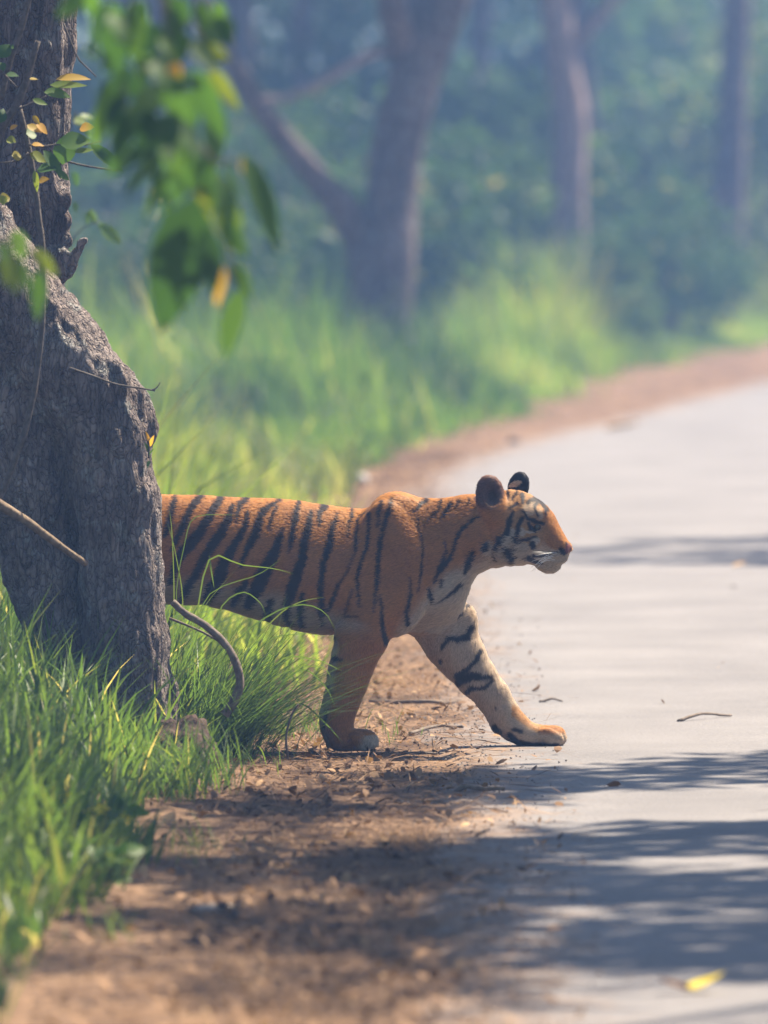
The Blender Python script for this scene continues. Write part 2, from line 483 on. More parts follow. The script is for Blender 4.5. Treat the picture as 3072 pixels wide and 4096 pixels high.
# ------------------------------------------------------------------ grass
def blades(X, Y, Z, L, W, phi, lean, bend, seg=4, tint=None, flat=None):
    """vectorised grass blades -> verts, quads, tint"""
    n = len(X)
    t = np.linspace(0, 1, seg + 1)[None]
    dx, dy = np.cos(phi)[:, None], np.sin(phi)[:, None]
    hor = L[:, None] * (lean[:, None] * t + bend[:, None] * t ** 2)
    ver = L[:, None] * (t * np.sqrt(np.clip(1 - lean[:, None] ** 2, 0.1, 1)) - 0.55 * np.abs(bend[:, None]) * t ** 2.5)
    cx = X[:, None] + dx * hor; cyy = Y[:, None] + dy * hor; cz = Z[:, None] + ver
    a = phi + (rng.uniform(-0.9, 0.9, n) + math.pi / 2)
    wx, wy = np.cos(a)[:, None], np.sin(a)[:, None]
    w = 0.5 * W[:, None] * np.clip(np.minimum(1, 0.45 + 2.2 * t) * (1 - t ** 2.2), 0.02, 1)
    v = np.empty((n, seg + 1, 2, 3), np.float32)
    v[:, :, 0, 0] = cx - wx * w; v[:, :, 0, 1] = cyy - wy * w; v[:, :, 0, 2] = cz
    v[:, :, 1, 0] = cx + wx * w; v[:, :, 1, 1] = cyy + wy * w; v[:, :, 1, 2] = cz + w * 0.25
    base = (np.arange(n) * (seg + 1) * 2)[:, None]
    k = (np.arange(seg) * 2)[None]
    i0 = (base + k).ravel()
    f = np.stack([i0, i0 + 1, i0 + 3, i0 + 2], 1)
    if tint is None: tint = rng.uniform(0.2, 0.85, n)
    tt = np.repeat(tint[:, None], (seg + 1) * 2, 1).reshape(n, seg + 1, 2)
    return v.reshape(-1, 3), f, tt.reshape(-1)

def grass_patch(n, xfun, hmin, hmax, w0, w1, seed, clump=0.6, seg=4, toff=None):
    """xfun(n) -> X, Y, height factor"""
    X, Y, hf = xfun(n)
    p = np.stack([X, Y, 0 * X], 1)
    c = vnoise(p, 1 / clump, seed)
    Z = ground_height(X, Y) - 0.01
    n = len(X)
    L = (hmin + (hmax - hmin) * rng.beta(2, 2, n)) * hf * (0.65 + 0.6 * c)
    W = rng.uniform(w0, w1, n)
    phi = rng.uniform(0, 2 * math.pi, n) * 0.55 + 9.0 * vnoise(p, 0.8 / clump, seed + 5)
    lean = rng.uniform(0.02, 0.5, n)
    bend = rng.beta(1.5, 3, n) * 0.75
    tint = np.clip(0.12 + 0.55 * c + 0.35 * (vnoise(p, 0.4 / clump, seed + 9) - 0.4) + rng.normal(0, 0.15, n), 0, 0.92)
    if toff is not None: tint = np.clip(tint + toff(X, Y), 0, 0.92)
    W = W * np.where(rng.random(n) < 0.3, 0.45, 1.0)
    dry = rng.random(n) < 0.035
    tint[dry] = rng.uniform(0.93, 1.0, dry.sum())
    return blades(X, Y, Z, L, W, phi, lean, bend, seg, tint)

def near_xy(n):
    X = rng.uniform(-3.6, -0.30, n); Y = rng.uniform(17.5, 33.5, n)
    # ragged edge of the grass towards the dirt: closer in near the camera
    e = np.interp(Y, [17, 20, 22, 24.5, 26, 27.5, 29, 30.5, 33.5], [-1.02, -0.98, -0.86, -0.80, -0.78, -0.72, -0.62, -0.55, -0.62])
    e = e + (fbm(np.stack([0 * Y, Y, X * 0.4], 1), 1.6, 3, 5) - 0.5) * 0.35
    k = X < e
    dens = vnoise(np.stack([X, Y, 0 * X], 1), 1.5, 31)
    k &= rng.random(n) < 0.12 + 1.2 * sstep(0.2, 0.7, dens)
    X, Y, e = X[k], Y[k], e[k]
    hf = 0.35 + 0.65 * sstep(0.0, 0.45, e - X)
    hf *= np.interp(Y, [17, 22, 26, 29, 33], [0.62, 0.75, 0.85, 1.0, 0.9])
    return X, Y, hf
mb = MB()
v, f, t = grass_patch(34000, near_xy, 0.34, 0.86, 0.009, 0.024, 11, 0.45, 5)
mb.add(v, f, tint=t)
tag(mb.build('tall_grass', M['grass']), 'dense bright green grass around the foot of the big tree', 'grass', kind='stuff')

def far_xy(n):
    Y = 33.5 + (128 - 33.5) * rng.random(n) ** 0.9
    rl = road_left(Y)
    off = rng.exponential(2.6, n) + 0.05
    # dirt strip between grass and road
    e = np.interp(Y, [33, 60, 66, 74, 94, 130], [-0.15, -0.1, 0.15, 0.30, 1.25, 1.5]) + 1.4 * fbm(np.stack([0 * Y, Y, 0 * Y], 1), 0.8, 4, 8) - rng.exponential(0.10, n)
    e = np.maximum(e, 0.30)
    X = rl - e - off
    k = (off < 13)
    X, Y, off = X[k], Y[k], off[k]
    hf = 0.35 + 0.65 * sstep(0.0, 1.4, off)
    hf *= np.interp(Y, [33, 50, 70, 90, 128], [0.7, 0.85, 0.95, 1.0, 1.05])
    hf *= 0.35 + 1.5 * sstep(0.3, 0.75, fbm(np.stack([X, Y * 0.5, 0 * X], 1), 0.45, 2, 77))
    return X, Y, hf
mb = MB()
v, f, t = grass_patch(64000, far_xy, 0.35, 1.25, 0.012, 0.030, 12, 1.6, 3, lambda X, Y: np.interp(Y, [40, 60, 66, 95, 115], [0.2, 0.4, -0.18, -0.10, 0.15]) + 0.7 * (vnoise(np.stack([X, Y * 0.5, 0 * X], 1), 0.5, 41) - 0.5))  # tint offset paints sunlit yellow patches and shaded green along the verge
mb.add(v, f, tint=t)
tag(mb.build('verge_grass', M['far_grass']), 'tall hazy green grass along the outer verge of the road bend', 'grass', kind='stuff')

def right_xy(n):
    Y = rng.uniform(12, 120, n)
    X = road_left(Y) + ROAD_W + 0.6 + rng.exponential(1.8, n)
    return X, Y, 0.5 + 0.5 * rng.random(n)
mb = MB()
v, f, t = grass_patch(14000, right_xy, 0.25, 0.8, 0.012, 0.028, 13, 1.2, 3)
mb.add(v, f, tint=t)
tag(mb.build('roadside_grass', M['far_grass']), 'green grass along the inner side of the road bend', 'grass', kind='stuff')

# ------------------------------------------------------------------ signed-distance modelling
class Field:
    def __init__(self, lo, hi, vox):
        self.lo = np.array(lo, np.float32); self.vox = vox
        self.n = np.ceil((np.array(hi) - np.array(lo)) / vox).astype(int) + 1
        self.ax = [self.lo[i] + vox * np.arange(self.n[i], dtype=np.float32) for i in range(3)]
        self.F = np.full(self.n, 0.5, np.float32)
    def sub(self, lo, hi, pad):
        s = []
        for i in range(3):
            a = int(np.clip(math.floor((lo[i] - pad - self.lo[i]) / self.vox), 0, self.n[i] - 1))
            b = int(np.clip(math.ceil((hi[i] + pad - self.lo[i]) / self.vox) + 1, a + 1, self.n[i]))
            s.append(slice(a, b))
        return tuple(s), (self.ax[0][s[0]][:, None, None], self.ax[1][s[1]][None, :, None], self.ax[2][s[2]][None, None, :])
    def apply(self, fn, lo, hi, k=0.03, cut=False):
        s, g = self.sub(lo, hi, k + 0.05)
        d = fn(*g)
        A = self.F[s]
        if cut:
            d = -d
            h = np.clip(0.5 - 0.5 * (d - A) / k, 0, 1)
            self.F[s] = d * (1 - h) + A * h + k * h * (1 - h)
            self.F[s] = np.maximum(self.F[s], -1)
        else:
            h = np.clip(0.5 + 0.5 * (d - A) / k, 0, 1)
            self.F[s] = d * (1 - h) + A * h - k * h * (1 - h)
    def cone(self, a, b, ra, rb, k=0.03, flat=1.0, cut=False):
        a = np.array(a, np.float32); b = np.array(b, np.float32); ab = b - a; l2 = float(ab @ ab) + 1e-9
        def fn(x, y, z):
            t = np.clip(((x - a[0]) * ab[0] + (y - a[1]) * ab[1] + (z - a[2]) * ab[2]) / l2, 0, 1)
            return np.sqrt((x - a[0] - t * ab[0]) ** 2 + ((y - a[1] - t * ab[1]) / flat) ** 2 + (z - a[2] - t * ab[2]) ** 2) - (ra + t * (rb - ra))
        r = max(ra, rb)
        self.apply(fn, np.minimum(a, b) - r, np.maximum(a, b) + r, k, cut)
    def chain(self, pts, k=0.03, flat=1.0):
        for p, q in zip(pts[:-1], pts[1:]):
            self.cone(p[:3], q[:3], p[3], q[3], k, flat)
    def ell(self, c, r, k=0.02, rot=None, cut=False):
        c = np.array(c, np.float32); r = np.array(r, np.float32)
        R = np.array(rot.to_3x3().transposed()) if rot is not None else np.eye(3)
        def fn(x, y, z):
            X, Y, Z = x - c[0], y - c[1], z - c[2]
            u = [(R[i, 0] * X + R[i, 1] * Y + R[i, 2] * Z) / r[i] for i in range(3)]
            k0 = np.sqrt(u[0] ** 2 + u[1] ** 2 + u[2] ** 2) + 1e-6
            k1 = np.sqrt((u[0] / r[0]) ** 2 + (u[1] / r[1]) ** 2 + (u[2] / r[2]) ** 2) + 1e-6
            return k0 * (k0 - 1) / k1
        m_ = float(r.max())
        self.apply(fn, c - m_, c + m_, k, cut)
    def mesh(self):
        """naive surface nets"""
        F = self.F; n = self.n
        ins = F < 0
        corners = [(i, j, k) for i in (0, 1) for j in (0, 1) for k in (0, 1)]
        sl = lambda o: tuple(slice(o[d], n[d] - 1 + o[d]) for d in range(3))
        cnt = np.zeros(n - 1, np.int8)
        for o in corners: cnt += ins[sl(o)]
        act = (cnt > 0) & (cnt < 8)
        I = np.argwhere(act)
        vid = np.full(n - 1, -1, np.int64); vid[act] = np.arange(len(I))
        vals = {o: F[I[:, 0] + o[0], I[:, 1] + o[1], I[:, 2] + o[2]] for o in corners}
        acc = np.zeros((len(I), 3)); num = np.zeros(len(I))
        for a in corners:
            for d in range(3):
                if a[d]: continue
                b = tuple(a[i] + (i == d) for i in range(3))
                va, vb = vals[a], vals[b]
                x = (va < 0) != (vb < 0)
                t = np.where(x, va / np.where(x, va - vb, 1), 0)
                pt = np.repeat(np.array([a], np.float64), len(I), 0); pt[:, d] += t
                acc[x] += pt[x]; num[x] += 1
        V = (I + acc / num[:, None]) * self.vox + self.lo
        Q = []
        for d in range(3):
            e1, e2 = (d + 1) % 3, (d + 2) % 3
            sa = [slice(1, n[i] - 1) for i in range(3)]; sa[d] = slice(0, n[d] - 1)
            sb = list(sa); sb[d] = slice(1, n[d])
            A, B = ins[tuple(sa)], ins[tuple(sb)]
            for cond, flip in ((A & ~B, False), (~A & B, True)):
                E = np.argwhere(cond)
                for i in range(3):
                    if i != d: E[:, i] += 1
                c = []
                for (u, w) in ((0, 0), (1, 0), (1, 1), (0, 1)):
                    G = E.copy(); G[:, e1] -= 1 - u; G[:, e2] -= 1 - w
                    c.append(vid[G[:, 0], G[:, 1], G[:, 2]])
                q = np.stack(c, 1)
                Q.append(q[:, ::-1] if flip else q)
        Q = np.concatenate(Q)
        Q = Q[(Q >= 0).all(1)]
        return V.astype(np.float32), Q.astype(np.int32)

def vert_normals(V, Q):
    nrm = np.cross(V[Q[:, 2]] - V[Q[:, 0]], V[Q[:, 3]] - V[Q[:, 1]])
    o = np.zeros_like(V)
    for i in range(4): np.add.at(o, Q[:, i], nrm)
    return o / (np.linalg.norm(o, axis=1, keepdims=True) + 1e-9)

# ------------------------------------------------------------------ tiger
TY = 30.0                              # depth of the tiger's mid plane
SS = 1087.0                            # S pixels per metre there
GZ = 3004.0                            # S row of the ground under the paws
def sx(x): return (x - 1536.0) / SS
def sz(z): return (GZ - z) / SS
def P3(x, z, y, r=None):
    q = (sx(x), y / SS, sz(z))
    return q if r is None else q + (r / SS,)

tg = Field((sx(150), -0.31, -0.02), (sx(2300), 0.31, sz(1880)), 0.0047)

def loft_fn(st, yc=lambda x: 0 * x, n=2.25, topn=0.25):
    A = np.array(st, np.float64)
    xx = np.linspace(A[0, 0], A[-1, 0], 400)
    tab = [np.interp(xx, A[:, 0], A[:, i]) for i in (1, 2, 3)]
    ker = np.hanning(15); ker /= ker.sum()
    tab = [np.convolve(np.pad(t, 7, 'edge'), ker, 'valid') for t in tab]
    def fn(x, y, z):
        X = x * SS + 1536.0
        top, bot, w = [np.interp(X, xx, t) for t in tab]
        zc = (sz(top) + sz(bot)) / 2; h = (sz(top) - sz(bot)) / 2
        w = w / SS
        t = np.clip((z - zc) / h, -1, 1)
        ww = w * (1 - topn * np.clip(t, 0, 1) ** 2)
        d = (((np.abs(y - yc(X) / SS) / ww) ** n + (np.abs(z - zc) / h) ** n) ** (1 / n) - 1) * np.minimum(ww, h)
        o = np.maximum(np.maximum(A[0, 0] - X, X - A[-1, 0]), 0) / SS
        return (d + o).astype(np.float32)
    lo = np.array([sx(A[0, 0]), -0.3, sz(A[:, 2].max())]); hi = np.array([sx(A[-1, 0]), 0.3, sz(A[:, 1].min())])
    return fn, lo, hi

torso = [(205, 2180, 2260, 25), (222, 2110, 2330, 80), (260, 2050, 2390, 130), (340, 2008, 2430, 160), (450, 1994, 2440, 172), (550, 1990, 2425, 175),
         (661, 1993, 2414, 178), (812, 1995, 2418, 188), (912, 2003, 2437, 196), (998, 2006, 2466, 202), (1104, 2009, 2496, 207), (1197, 2017, 2521, 207),
         (1296, 2034, 2538, 200), (1369, 2043, 2545, 192), (1440, 2050, 2545, 182), (1490, 2045, 2540, 172), (1530, 2020, 2532, 162), (1575, 2002, 2524, 152),
         (1634, 2001, 2510, 142), (1706, 2007, 2470, 132), (1771, 2007, 2420, 126), (1825, 1998, 2372, 120), (1870, 1991, 2325, 114),
         (1918, 1992, 2290, 108), (1988, 1995, 2262, 100), (2030, 2010, 2250, 90), (2050, 2080, 2200, 40)]
HY = lambda x: -np.clip(x - 1985, 0, None) * 0.26
headst = [(1945, 2060, 2180, 30), (1962, 2010, 2232, 80), (1990, 1986, 2250, 108), (2042, 1969, 2257, 121), (2086, 1975, 2259, 118), (2124, 1990, 2261, 106),
          (2162, 2014, 2272, 86), (2189, 2036, 2286, 74), (2216, 2069, 2284, 66), (2234, 2110, 2266, 60), (2254, 2146, 2242, 54), (2270, 2174, 2220, 38), (2282, 2194, 2206, 10)]
fn, lo, hi = loft_fn(torso); tg.apply(fn, lo, hi, 0.004)
fn, lo, hi = loft_fn(headst, HY, 2.3, 0.42); tg.apply(fn, lo, hi, 0.03)
# chest, shoulders, haunches
tg.ell(P3(1752, 2345, 0), np.array((118, 118, 135)) / SS, 0.05)
tg.ell(P3(1700, 2450, 60), np.array((150, 80, 90)) / SS, 0.05)
for s in (-1, 1):
    tg.ell(P3(1560, 2230, s * 118), np.array((105, 62, 215)) / SS, 0.05, Matrix.Rotation(math.radians(-8), 3, 'Y'))
    tg.ell(P3(1545, 2420, s * 120), np.array((140, 66, 130)) / SS, 0.05)
    tg.ell(P3(380, 2300, s * 120), np.array((170, 80, 190)) / SS, 0.05)
    tg.ell(P3(1580, 2062, s * 52), np.array((70, 40, 62)) / SS, 0.06)
# near fore leg (standing), far fore leg (stepping out)
NL, FL = -128, 122
tg.chain([P3(1500, 2450, NL, 92), P3(1445, 2555, NL, 97), P3(1416, 2640, NL, 80), P3(1400, 2690, NL, 75), P3(1388, 2740, NL, 70), P3(1368, 2805, NL, 63),
          P3(1350, 2863, NL, 59), P3(1347, 2905, NL, 54), P3(1354, 2945, NL, 52)], 0.025, 0.9)
tg.chain([P3(1690, 2450, 90, 100), P3(1770, 2515, FL, 108), P3(1805, 2585, FL, 101), P3(1848, 2646, FL, 90), P3(1905, 2724, FL, 74), P3(1973, 2803, FL, 63), P3(2015, 2872, FL, 58),
          P3(2062, 2928, FL, 54)], 0.025, 0.9)
tg.ell(P3(1870, 2490, FL - 10), np.array((28, 42, 40)) / SS, 0.05)
tg.ell(P3(1992, 2925, FL), np.array((20, 30, 22)) / SS, 0.02)          # carpal pad
def paw(x, y, heel, front, top):
    tg.cone(P3(x + heel, GZ - 42, y), P3(x + front - 40, GZ - 40, y), 44 / SS, 40 / SS, 0.02, 1.25)
    for i, o in enumerate((-47, -17, 17, 47)):
        fx = front - (14 if abs(o) > 30 else 0)
        tg.ell(P3(x + fx - 34, GZ - 30, y + o), np.array((38, 17.5, 29)) / SS, 0.008)
        tg.ell(P3(x + fx - 62, GZ - 50, y + o), np.array((30, 16, 24)) / SS, 0.012)
paw(1347, NL, 20, 158, 0)
tg.cone(P3(2062, 2928, FL), P3(2120, 2958, FL), 54 / SS, 44 / SS, 0.025, 1.1)
paw(2062, FL, 40, 204, 0)
# hind legs and tail, behind the tree
for y, kx, hx, px in ((-118, 400, 270, 300), (112, 520, 430, 470)):
    tg.chain([P3(360, 2260, y, 130), P3(kx, 2480, y, 100), P3((kx + hx) / 2 - 5, 2640, y, 64), P3(hx, 2750, y, 48), P3(hx + 15, 2860, y, 42), P3(px, 2950, y, 42)], 0.03, 0.9)
    paw(px, y, 0, 130, 0)
tg.chain([P3(240, 2110, 0, 40), P3(200, 2250, 0, 32), P3(195, 2450, 0, 28), P3(235, 2640, 0, 26), P3(320, 2740, 0, 24), P3(400, 2730, 0, 20)], 0.02)
# head details
def hy(x, o): return float(HY(np.array(x))) + o
for s in (-1, 1):
    tg.ell(P3(2226, 2226, hy(2226, s * 27)), np.array((44, 30, 34)) / SS, 0.012)      # muzzle pads
    tg.ell(P3(2140, 2066, hy(2140, s * 62)), np.array((40, 20, 22)) / SS, 0.03)        # brow
    tg.ell(P3(2046, 2170, hy(2046, s * 84)), np.array((62, 44, 84)) / SS, 0.03)        # cheek ruff
    tg.ell(P3(2120, 2185, hy(2120, s * 70)), np.array((55, 34, 50)) / SS, 0.03)
    tg.ell(P3(2150, 2112, hy(2150, s * 88)), np.array((26, 16, 17)) / SS, 0.015, cut=True)
    tg.cone(P3(2256, 2236, hy(2256, s * 44)), P3(2160, 2250, hy(2160, s * 84)), 4 / SS, 5 / SS, 0.006, cut=True)   # mouth line
tg.ell(P3(2196, 2268, hy(2196, 0)), np.array((42, 36, 24)) / SS, 0.02)
tg.ell(P3(2266, 2192, hy(2266, 0)), np.array((17, 25, 15)) / SS, 0.008)
tg.ell(P3(2277, 2206, hy(2277, -15)), np.array((9, 6, 6)) / SS, 0.004, cut=True)
# ears
rn = Matrix.Rotation(math.radians(-12), 3, 'Y') @ Matrix.Rotation(math.radians(14), 3, 'Z')
tg.ell(P3(1962, 1980, -92), np.array((52, 24, 70)) / SS, 0.016, rn)
tg.cone(P3(1965, 2015, -92), P3(1992, 2062, -78), 46 / SS, 60 / SS, 0.03)
tg.ell(P3(1968, 1982, -122), np.array((36, 34, 52)) / SS, 0.010, rn, cut=True)
rf_ = Matrix.Rotation(math.radians(14), 3, 'Y') @ Matrix.Rotation(math.radians(-38), 3, 'Z')
tg.ell(P3(2076, 1958, 62), np.array((46, 22, 58)) / SS, 0.016, rf_)
tg.ell(P3(2092, 1956, 86), np.array((32, 20, 42)) / SS, 0.010, rf_, cut=True)
TV, TQ = tg.mesh()
del tg
TN = vert_normals(TV, TQ)

# markings, with painted crease lines, laid out on the flank in S coordinates
z1 = lambda u, v: (600 + u / 1.5082, 1850 + v / 1.5082)
z2 = lambda u, v: (1500 + u / 1.8433, 1850 + v / 1.8433)
z3 = lambda u, v: (1200 + u / 1.3825, 2400 + v / 1.3825)
BODY = [[(165,225,10),(150,280,20),(130,380,20),(105,450,12)],
 [(330,218,14),(285,255,22),(250,310,22),(215,390,22),(185,450,18),(150,530,10)],
 [(440,232,22),(400,290,24),(355,360,28),(320,420,30),(260,490,36),(200,560,30),(165,640,24),(150,720,18)],
 [(510,270,12),(490,340,24),(450,420,28),(390,500,28),(340,580,26),(300,660,24),(250,760,28),(215,840,22)],
 [(600,235,14),(555,265,18),(540,330,14),(535,375,6)],
 [(605,310,10),(590,390,18),(550,460,22),(500,540,26),(460,610,34),(435,690,40),(400,770,42),(370,860,35)],
 [(800,245,8),(740,275,12),(700,300,18),(675,350,24),(650,440,26),(610,510,22),(580,570,18),(560,630,8)],
 [(815,400,8),(800,450,20),(765,540,30),(720,630,40),(680,710,44),(650,790,40),(625,860,32)],
 [(775,280,8),(750,340,14),(735,412,6)],
 [(600,710,12),(570,770,26),(535,860,24)],
 [(910,262,14),(890,340,20),(870,440,18),(850,540,6)],
 [(985,310,10),(970,390,22),(945,480,26),(935,560,25),(905,660,30),(875,750,36),(850,850,28),(850,930,24),(870,985,26)],
 [(1065,280,24),(1035,320,15),(1033,400,5)],
 [(1140,325,8),(1110,420,16),(1090,520,22),(1060,600,20),(1045,700,17),(1040,800,17),(1055,900,18),(1062,980,10)],
 [(1235,303,10),(1215,370,9),(1205,460,5)],
 [(1310,308,5),(1265,350,8),(1255,450,9),(1245,560,6),(1200,650,5),(1150,730,10),(1110,830,13),(1090,900,8)],
 [(1335,308,11),(1330,420,11),(1320,520,11),(1275,620,11),(1262,700,10),(1265,800,9),(1275,870,4)],
 [(1410,250,12),(1390,310,11),(1385,395,6)],
 [(1470,234,10),(1440,330,14),(1405,450,13),(1390,560,13),(1380,700,13),(1370,800,9),(1360,900,4)],
 [(1230,760,4),(1200,860,8),(1180,930,3)],
 [(930,790,12),(930,860,20),(935,935,26),(940,980,24)],
 [(755,830,22),(742,920,34),(745,965,30)],
 [(1400,800,5),(1405,900,9),(1410,1000,13),(1425,1078,20)],
 [(1575,700,4),(1575,800,9),(1555,900,13),(1560,970,14)],
 [(1180,925,5),(1270,930,3)]]  # last stroke is a skin crease, its shade drawn into the coat
NECK = [[(400,298,16),(340,330,15),(290,380,8)],
 [(325,420,9),(330,490,7),(355,560,6),(360,650,7),(350,760,8),(335,880,7),(325,960,3)],
 [(500,298,13),(482,370,11),(400,435,6),(375,480,4)],
 [(575,322,16),(530,380,12),(495,430,7)],
 [(640,300,10),(610,345,8)],[(710,290,9),(690,330,7)],
 [(780,410,7),(720,440,11),(660,490,13),(610,560,12),(590,640,12),(560,710,14),(510,770,20),(470,830,14),(445,890,9)],
 [(525,580,4),(535,650,9),(515,720,15),(470,800,9)],
 [(410,930,9),(420,980,19),(432,1050,7)],
 [(745,660,20),(715,730,23),(680,790,17),(660,828,7)],
 [(838,610,20),(830,640,20)],
 [(640,900,13),(590,950,13),(530,1000,8),(470,1040,4)],
 [(500,880,12),(495,920,8)]]
HEAD = [[(1022,375,8),(995,440,18),(980,520,21),(950,590,20),(918,645,14)],
 [(1090,415,13),(1060,480,16),(1050,540,14),(1060,580,14),(1120,575,10),(1195,552,6)],
 [(1138,455,8),(1158,495,20),(1190,512,12)],
 [(1095,365,8),(1130,420,11),(1190,440,14),(1245,462,9)],
 [(1190,326,15),(1186,352,8),(1205,402,8)],
 [(1130,312,10),(1180,288,14),(1230,318,12),(1272,372,10)],
 [(1092,255,14),(1096,312,8)],[(1255,372,9),(1262,400,6)],
 [(1000,650,20),(1040,712,18)],[(1160,605,20),(1165,625,18)],[(1045,630,7),(1050,655,7)],
 [(992,236,10),(985,285,8)],[(1052,238,10),(1018,285,7)],[(1055,318,10),(1000,352,8)],
 [(1140,712,20),(1190,735,18),(1240,752,8)],[(1170,690,9),(1260,690,7),(1350,668,7)],
 [(1370,640,12),(1392,668,18)],[(1410,612,8),(1428,640,8)],
 [(905,690,8),(920,725,10)]]
FARLEG = [[(945,58,11),(890,90,10),(820,105,6),(770,112,4)],
 [(955,165,14),(930,220,17),(880,230,17),(830,225,14),(790,260,12),(780,288,5)],
 [(995,295,12),(970,350,14),(920,400,16),(865,432,16)],
 [(1055,440,12),(1030,440,14),(960,432,26),(890,450,32),(870,480,22)],
 [(1065,455,10),(1020,500,12),(950,500,16),(920,528,13)],
 [(780,350,12),(775,356,9)],[(1085,606,7),(1090,616,6)],
 [(1080,718,18),(1105,745,18)],[(1170,770,20),(1200,812,22),(1290,826,14),(1430,826,12)],[(1190,735,14),(1230,750,10)]]
NEARLEG = [[(195,318,20),(235,326,6)],[(160,480,18),(180,500,8)],[(150,600,8),(135,700,10)],[(195,190,9),(205,215,5)],
           [(372,800,5),(378,850,5)],[(150,835,12),(220,838,8)]]  # short upright stroke paints the shaded gap between the toes
HIND = [[(x + 60 - 0.25 * (i % 3) * 40, 2000, 10), (x + 10, 2130, 18), (x - 45, 2280, 22), (x - 90, 2420, 14)] for i, x in enumerate(range(300, 640, 66))]
def paint(S, conv, polys, soft, px):
    """mask of distance to polylines; widths given in zoom pixels"""
    msk = np.zeros(len(S), np.float32)
    for pl in polys:
        pts = np.array([(*conv(u, v), w * px) for u, v, w in pl])
        lo_, hi_ = pts[:, :2].min(0) - 60, pts[:, :2].max(0) + 60
        k = np.where(((S >= lo_) & (S <= hi_)).all(1))[0]
        if not len(k): continue
        p_ = S[k]; best = np.full(len(k), 1e9)
        for a, b in zip(pts[:-1], pts[1:]):
            ab = b[:2] - a[:2]
            t = np.clip(((p_ - a[:2]) @ ab) / (ab @ ab + 1e-6), 0, 1)
            d = np.linalg.norm(p_ - a[:2] - t[:, None] * ab, axis=1) - (a[2] + t * (b[2] - a[2]))
            best = np.minimum(best, d)
        msk[k] = np.maximum(msk[k], 1 - sstep(-soft, soft, best))
    return msk

S2 = np.stack([TV[:, 0] * SS + 1536, GZ - TV[:, 2] * SS], 1).astype(np.float64)
y_s = TV[:, 1] * SS
jit = np.stack([fbm(TV, 55, 2, 1) - 0.5, fbm(TV, 55, 2, 2) - 0.5], 1) * 9.0
SJ = S2 + jit
X_, Z_ = S2[:, 0], S2[:, 1]
# which vertices belong to the far fore leg
legline = np.array([(1640, 2560), (1770, 2480), (1900, 2430), (2320, 2800), (2320, 3020), (1960, 3020), (1800, 2760)])
far = (y_s > 18) & (Z_ > np.interp(X_, [1600, 1640, 1720, 1800, 1870, 1910, 2330], [2540, 2520, 2470, 2432, 2425, 2425, 2440])) & (X_ > 1600)
orange = np.array([0.44, 0.195, 0.050]); deep = np.array([0.33, 0.140, 0.044]); cream = np.array([0.50, 0.41, 0.31]); black = np.array([0.012, 0.010, 0.012])
nz = fbm(TV, 16, 3, 5)
colr = orange + (deep - orange) * np.clip((nz - 0.3) * 1.6, 0, 1)[:, None]
bellyz = np.interp(X_, [200, 661, 812, 998, 1197, 1336, 1560, 1610, 1700, 1800, 1870, 1960, 2060], [2440, 2320, 2322, 2356, 2400, 2455, 2570, 2490, 2385, 2290, 2262, 2225, 2200])
cf = sstep(-45, 45, Z_ - bellyz + (nz - 0.5) * 40)
cf = cf * (1 - sstep(1290, 1360, X_ + (nz - 0.5) * 50) * (1 - sstep(1540, 1590, X_)) * sstep(2470, 2545, Z_))       # near leg stays orange
cf = np.maximum(cf, sstep(0.45, 0.8, -TN[:, 2]) * (1 - sstep(2480, 2560, Z_)) * (X_ < 1300))
# near leg: pale rear edge, white toes
backedge = np.interp(Z_, [2530, 2581, 2660, 2747, 2820, 2870, 2950], [1337, 1334, 1327, 1316, 1301, 1290, 1296])
nl = (X_ < 1560) & (X_ > 1250) & (Z_ > 2540)
lw = sstep(2540, 2600, Z_) * nl
cf = cf * (1 - lw) + lw * (1 - sstep(6, 34, X_ - backedge))
cf = np.where(nl & (Z_ > 2940), np.maximum(cf, sstep(1425, 1470, X_ + (Z_ - 2960) * 0.5)), cf)
# far leg: pale inside, tan top of the paw and upper front
cf = np.where(far, 0.80, cf)
tan_ = far * (1 - sstep(10, 34, np.abs(Z_ - np.interp(X_, [2060, 2110, 2160, 2240], [2862, 2900, 2926, 2930])) ) ) * (X_ > 2050)
tan_ = np.maximum(tan_, far * 0.15 * sstep(0.5, 0.6, fbm(TV, 9, 2, 8)))
cf = np.clip(cf - tan_ * 0.9, 0, 1)
# head: pale brow, cheek and muzzle patches
def blob(u, v, ru, rv, conv=z2, px=1 / 1.8433, ang=0):
    c = np.array(conv(u, v)); d = SJ - c
    ca, sa = math.cos(ang), math.sin(ang)
    e = ((d[:, 0] * ca + d[:, 1] * sa) / (ru * px)) ** 2 + ((-d[:, 0] * sa + d[:, 1] * ca) / (rv * px)) ** 2
    return 1 - sstep(0.6, 1.35, e)
headv = X_ > 1990
for b_ in ((1150, 350, 52, 50), (1222, 392, 22, 34), (1005, 570, 44, 80, z2, 1 / 1.8433, 0.25), (1085, 640, 60, 55), (1185, 585, 34, 30), (940, 680, 60, 50),
           (1270, 745, 110, 42), (1270, 790, 90, 40), (1350, 700, 40, 60), (1090, 520, 22, 36), (1150, 520, 50, 12), (870, 640, 70, 60)):
    cf = np.maximum(cf, (0.62 if b_[1] < 400 else 0.85) * blob(*b_))
bridge = headv * blob(1330, 560, 95, 70, ang=0.9)
cf = np.clip(cf - bridge * 0.9 - 0.8 * blob(1300, 450, 50, 90, ang=0.5), 0, 1)
hw = (sstep(2010, 2050, X_) * (1 - sstep(2150, 2200, X_)))[:, None]
colr = colr + (np.array([0.42, 0.235, 0.10]) - colr) * hw * 0.7
colr = colr + (cream - colr) * cf[:, None]
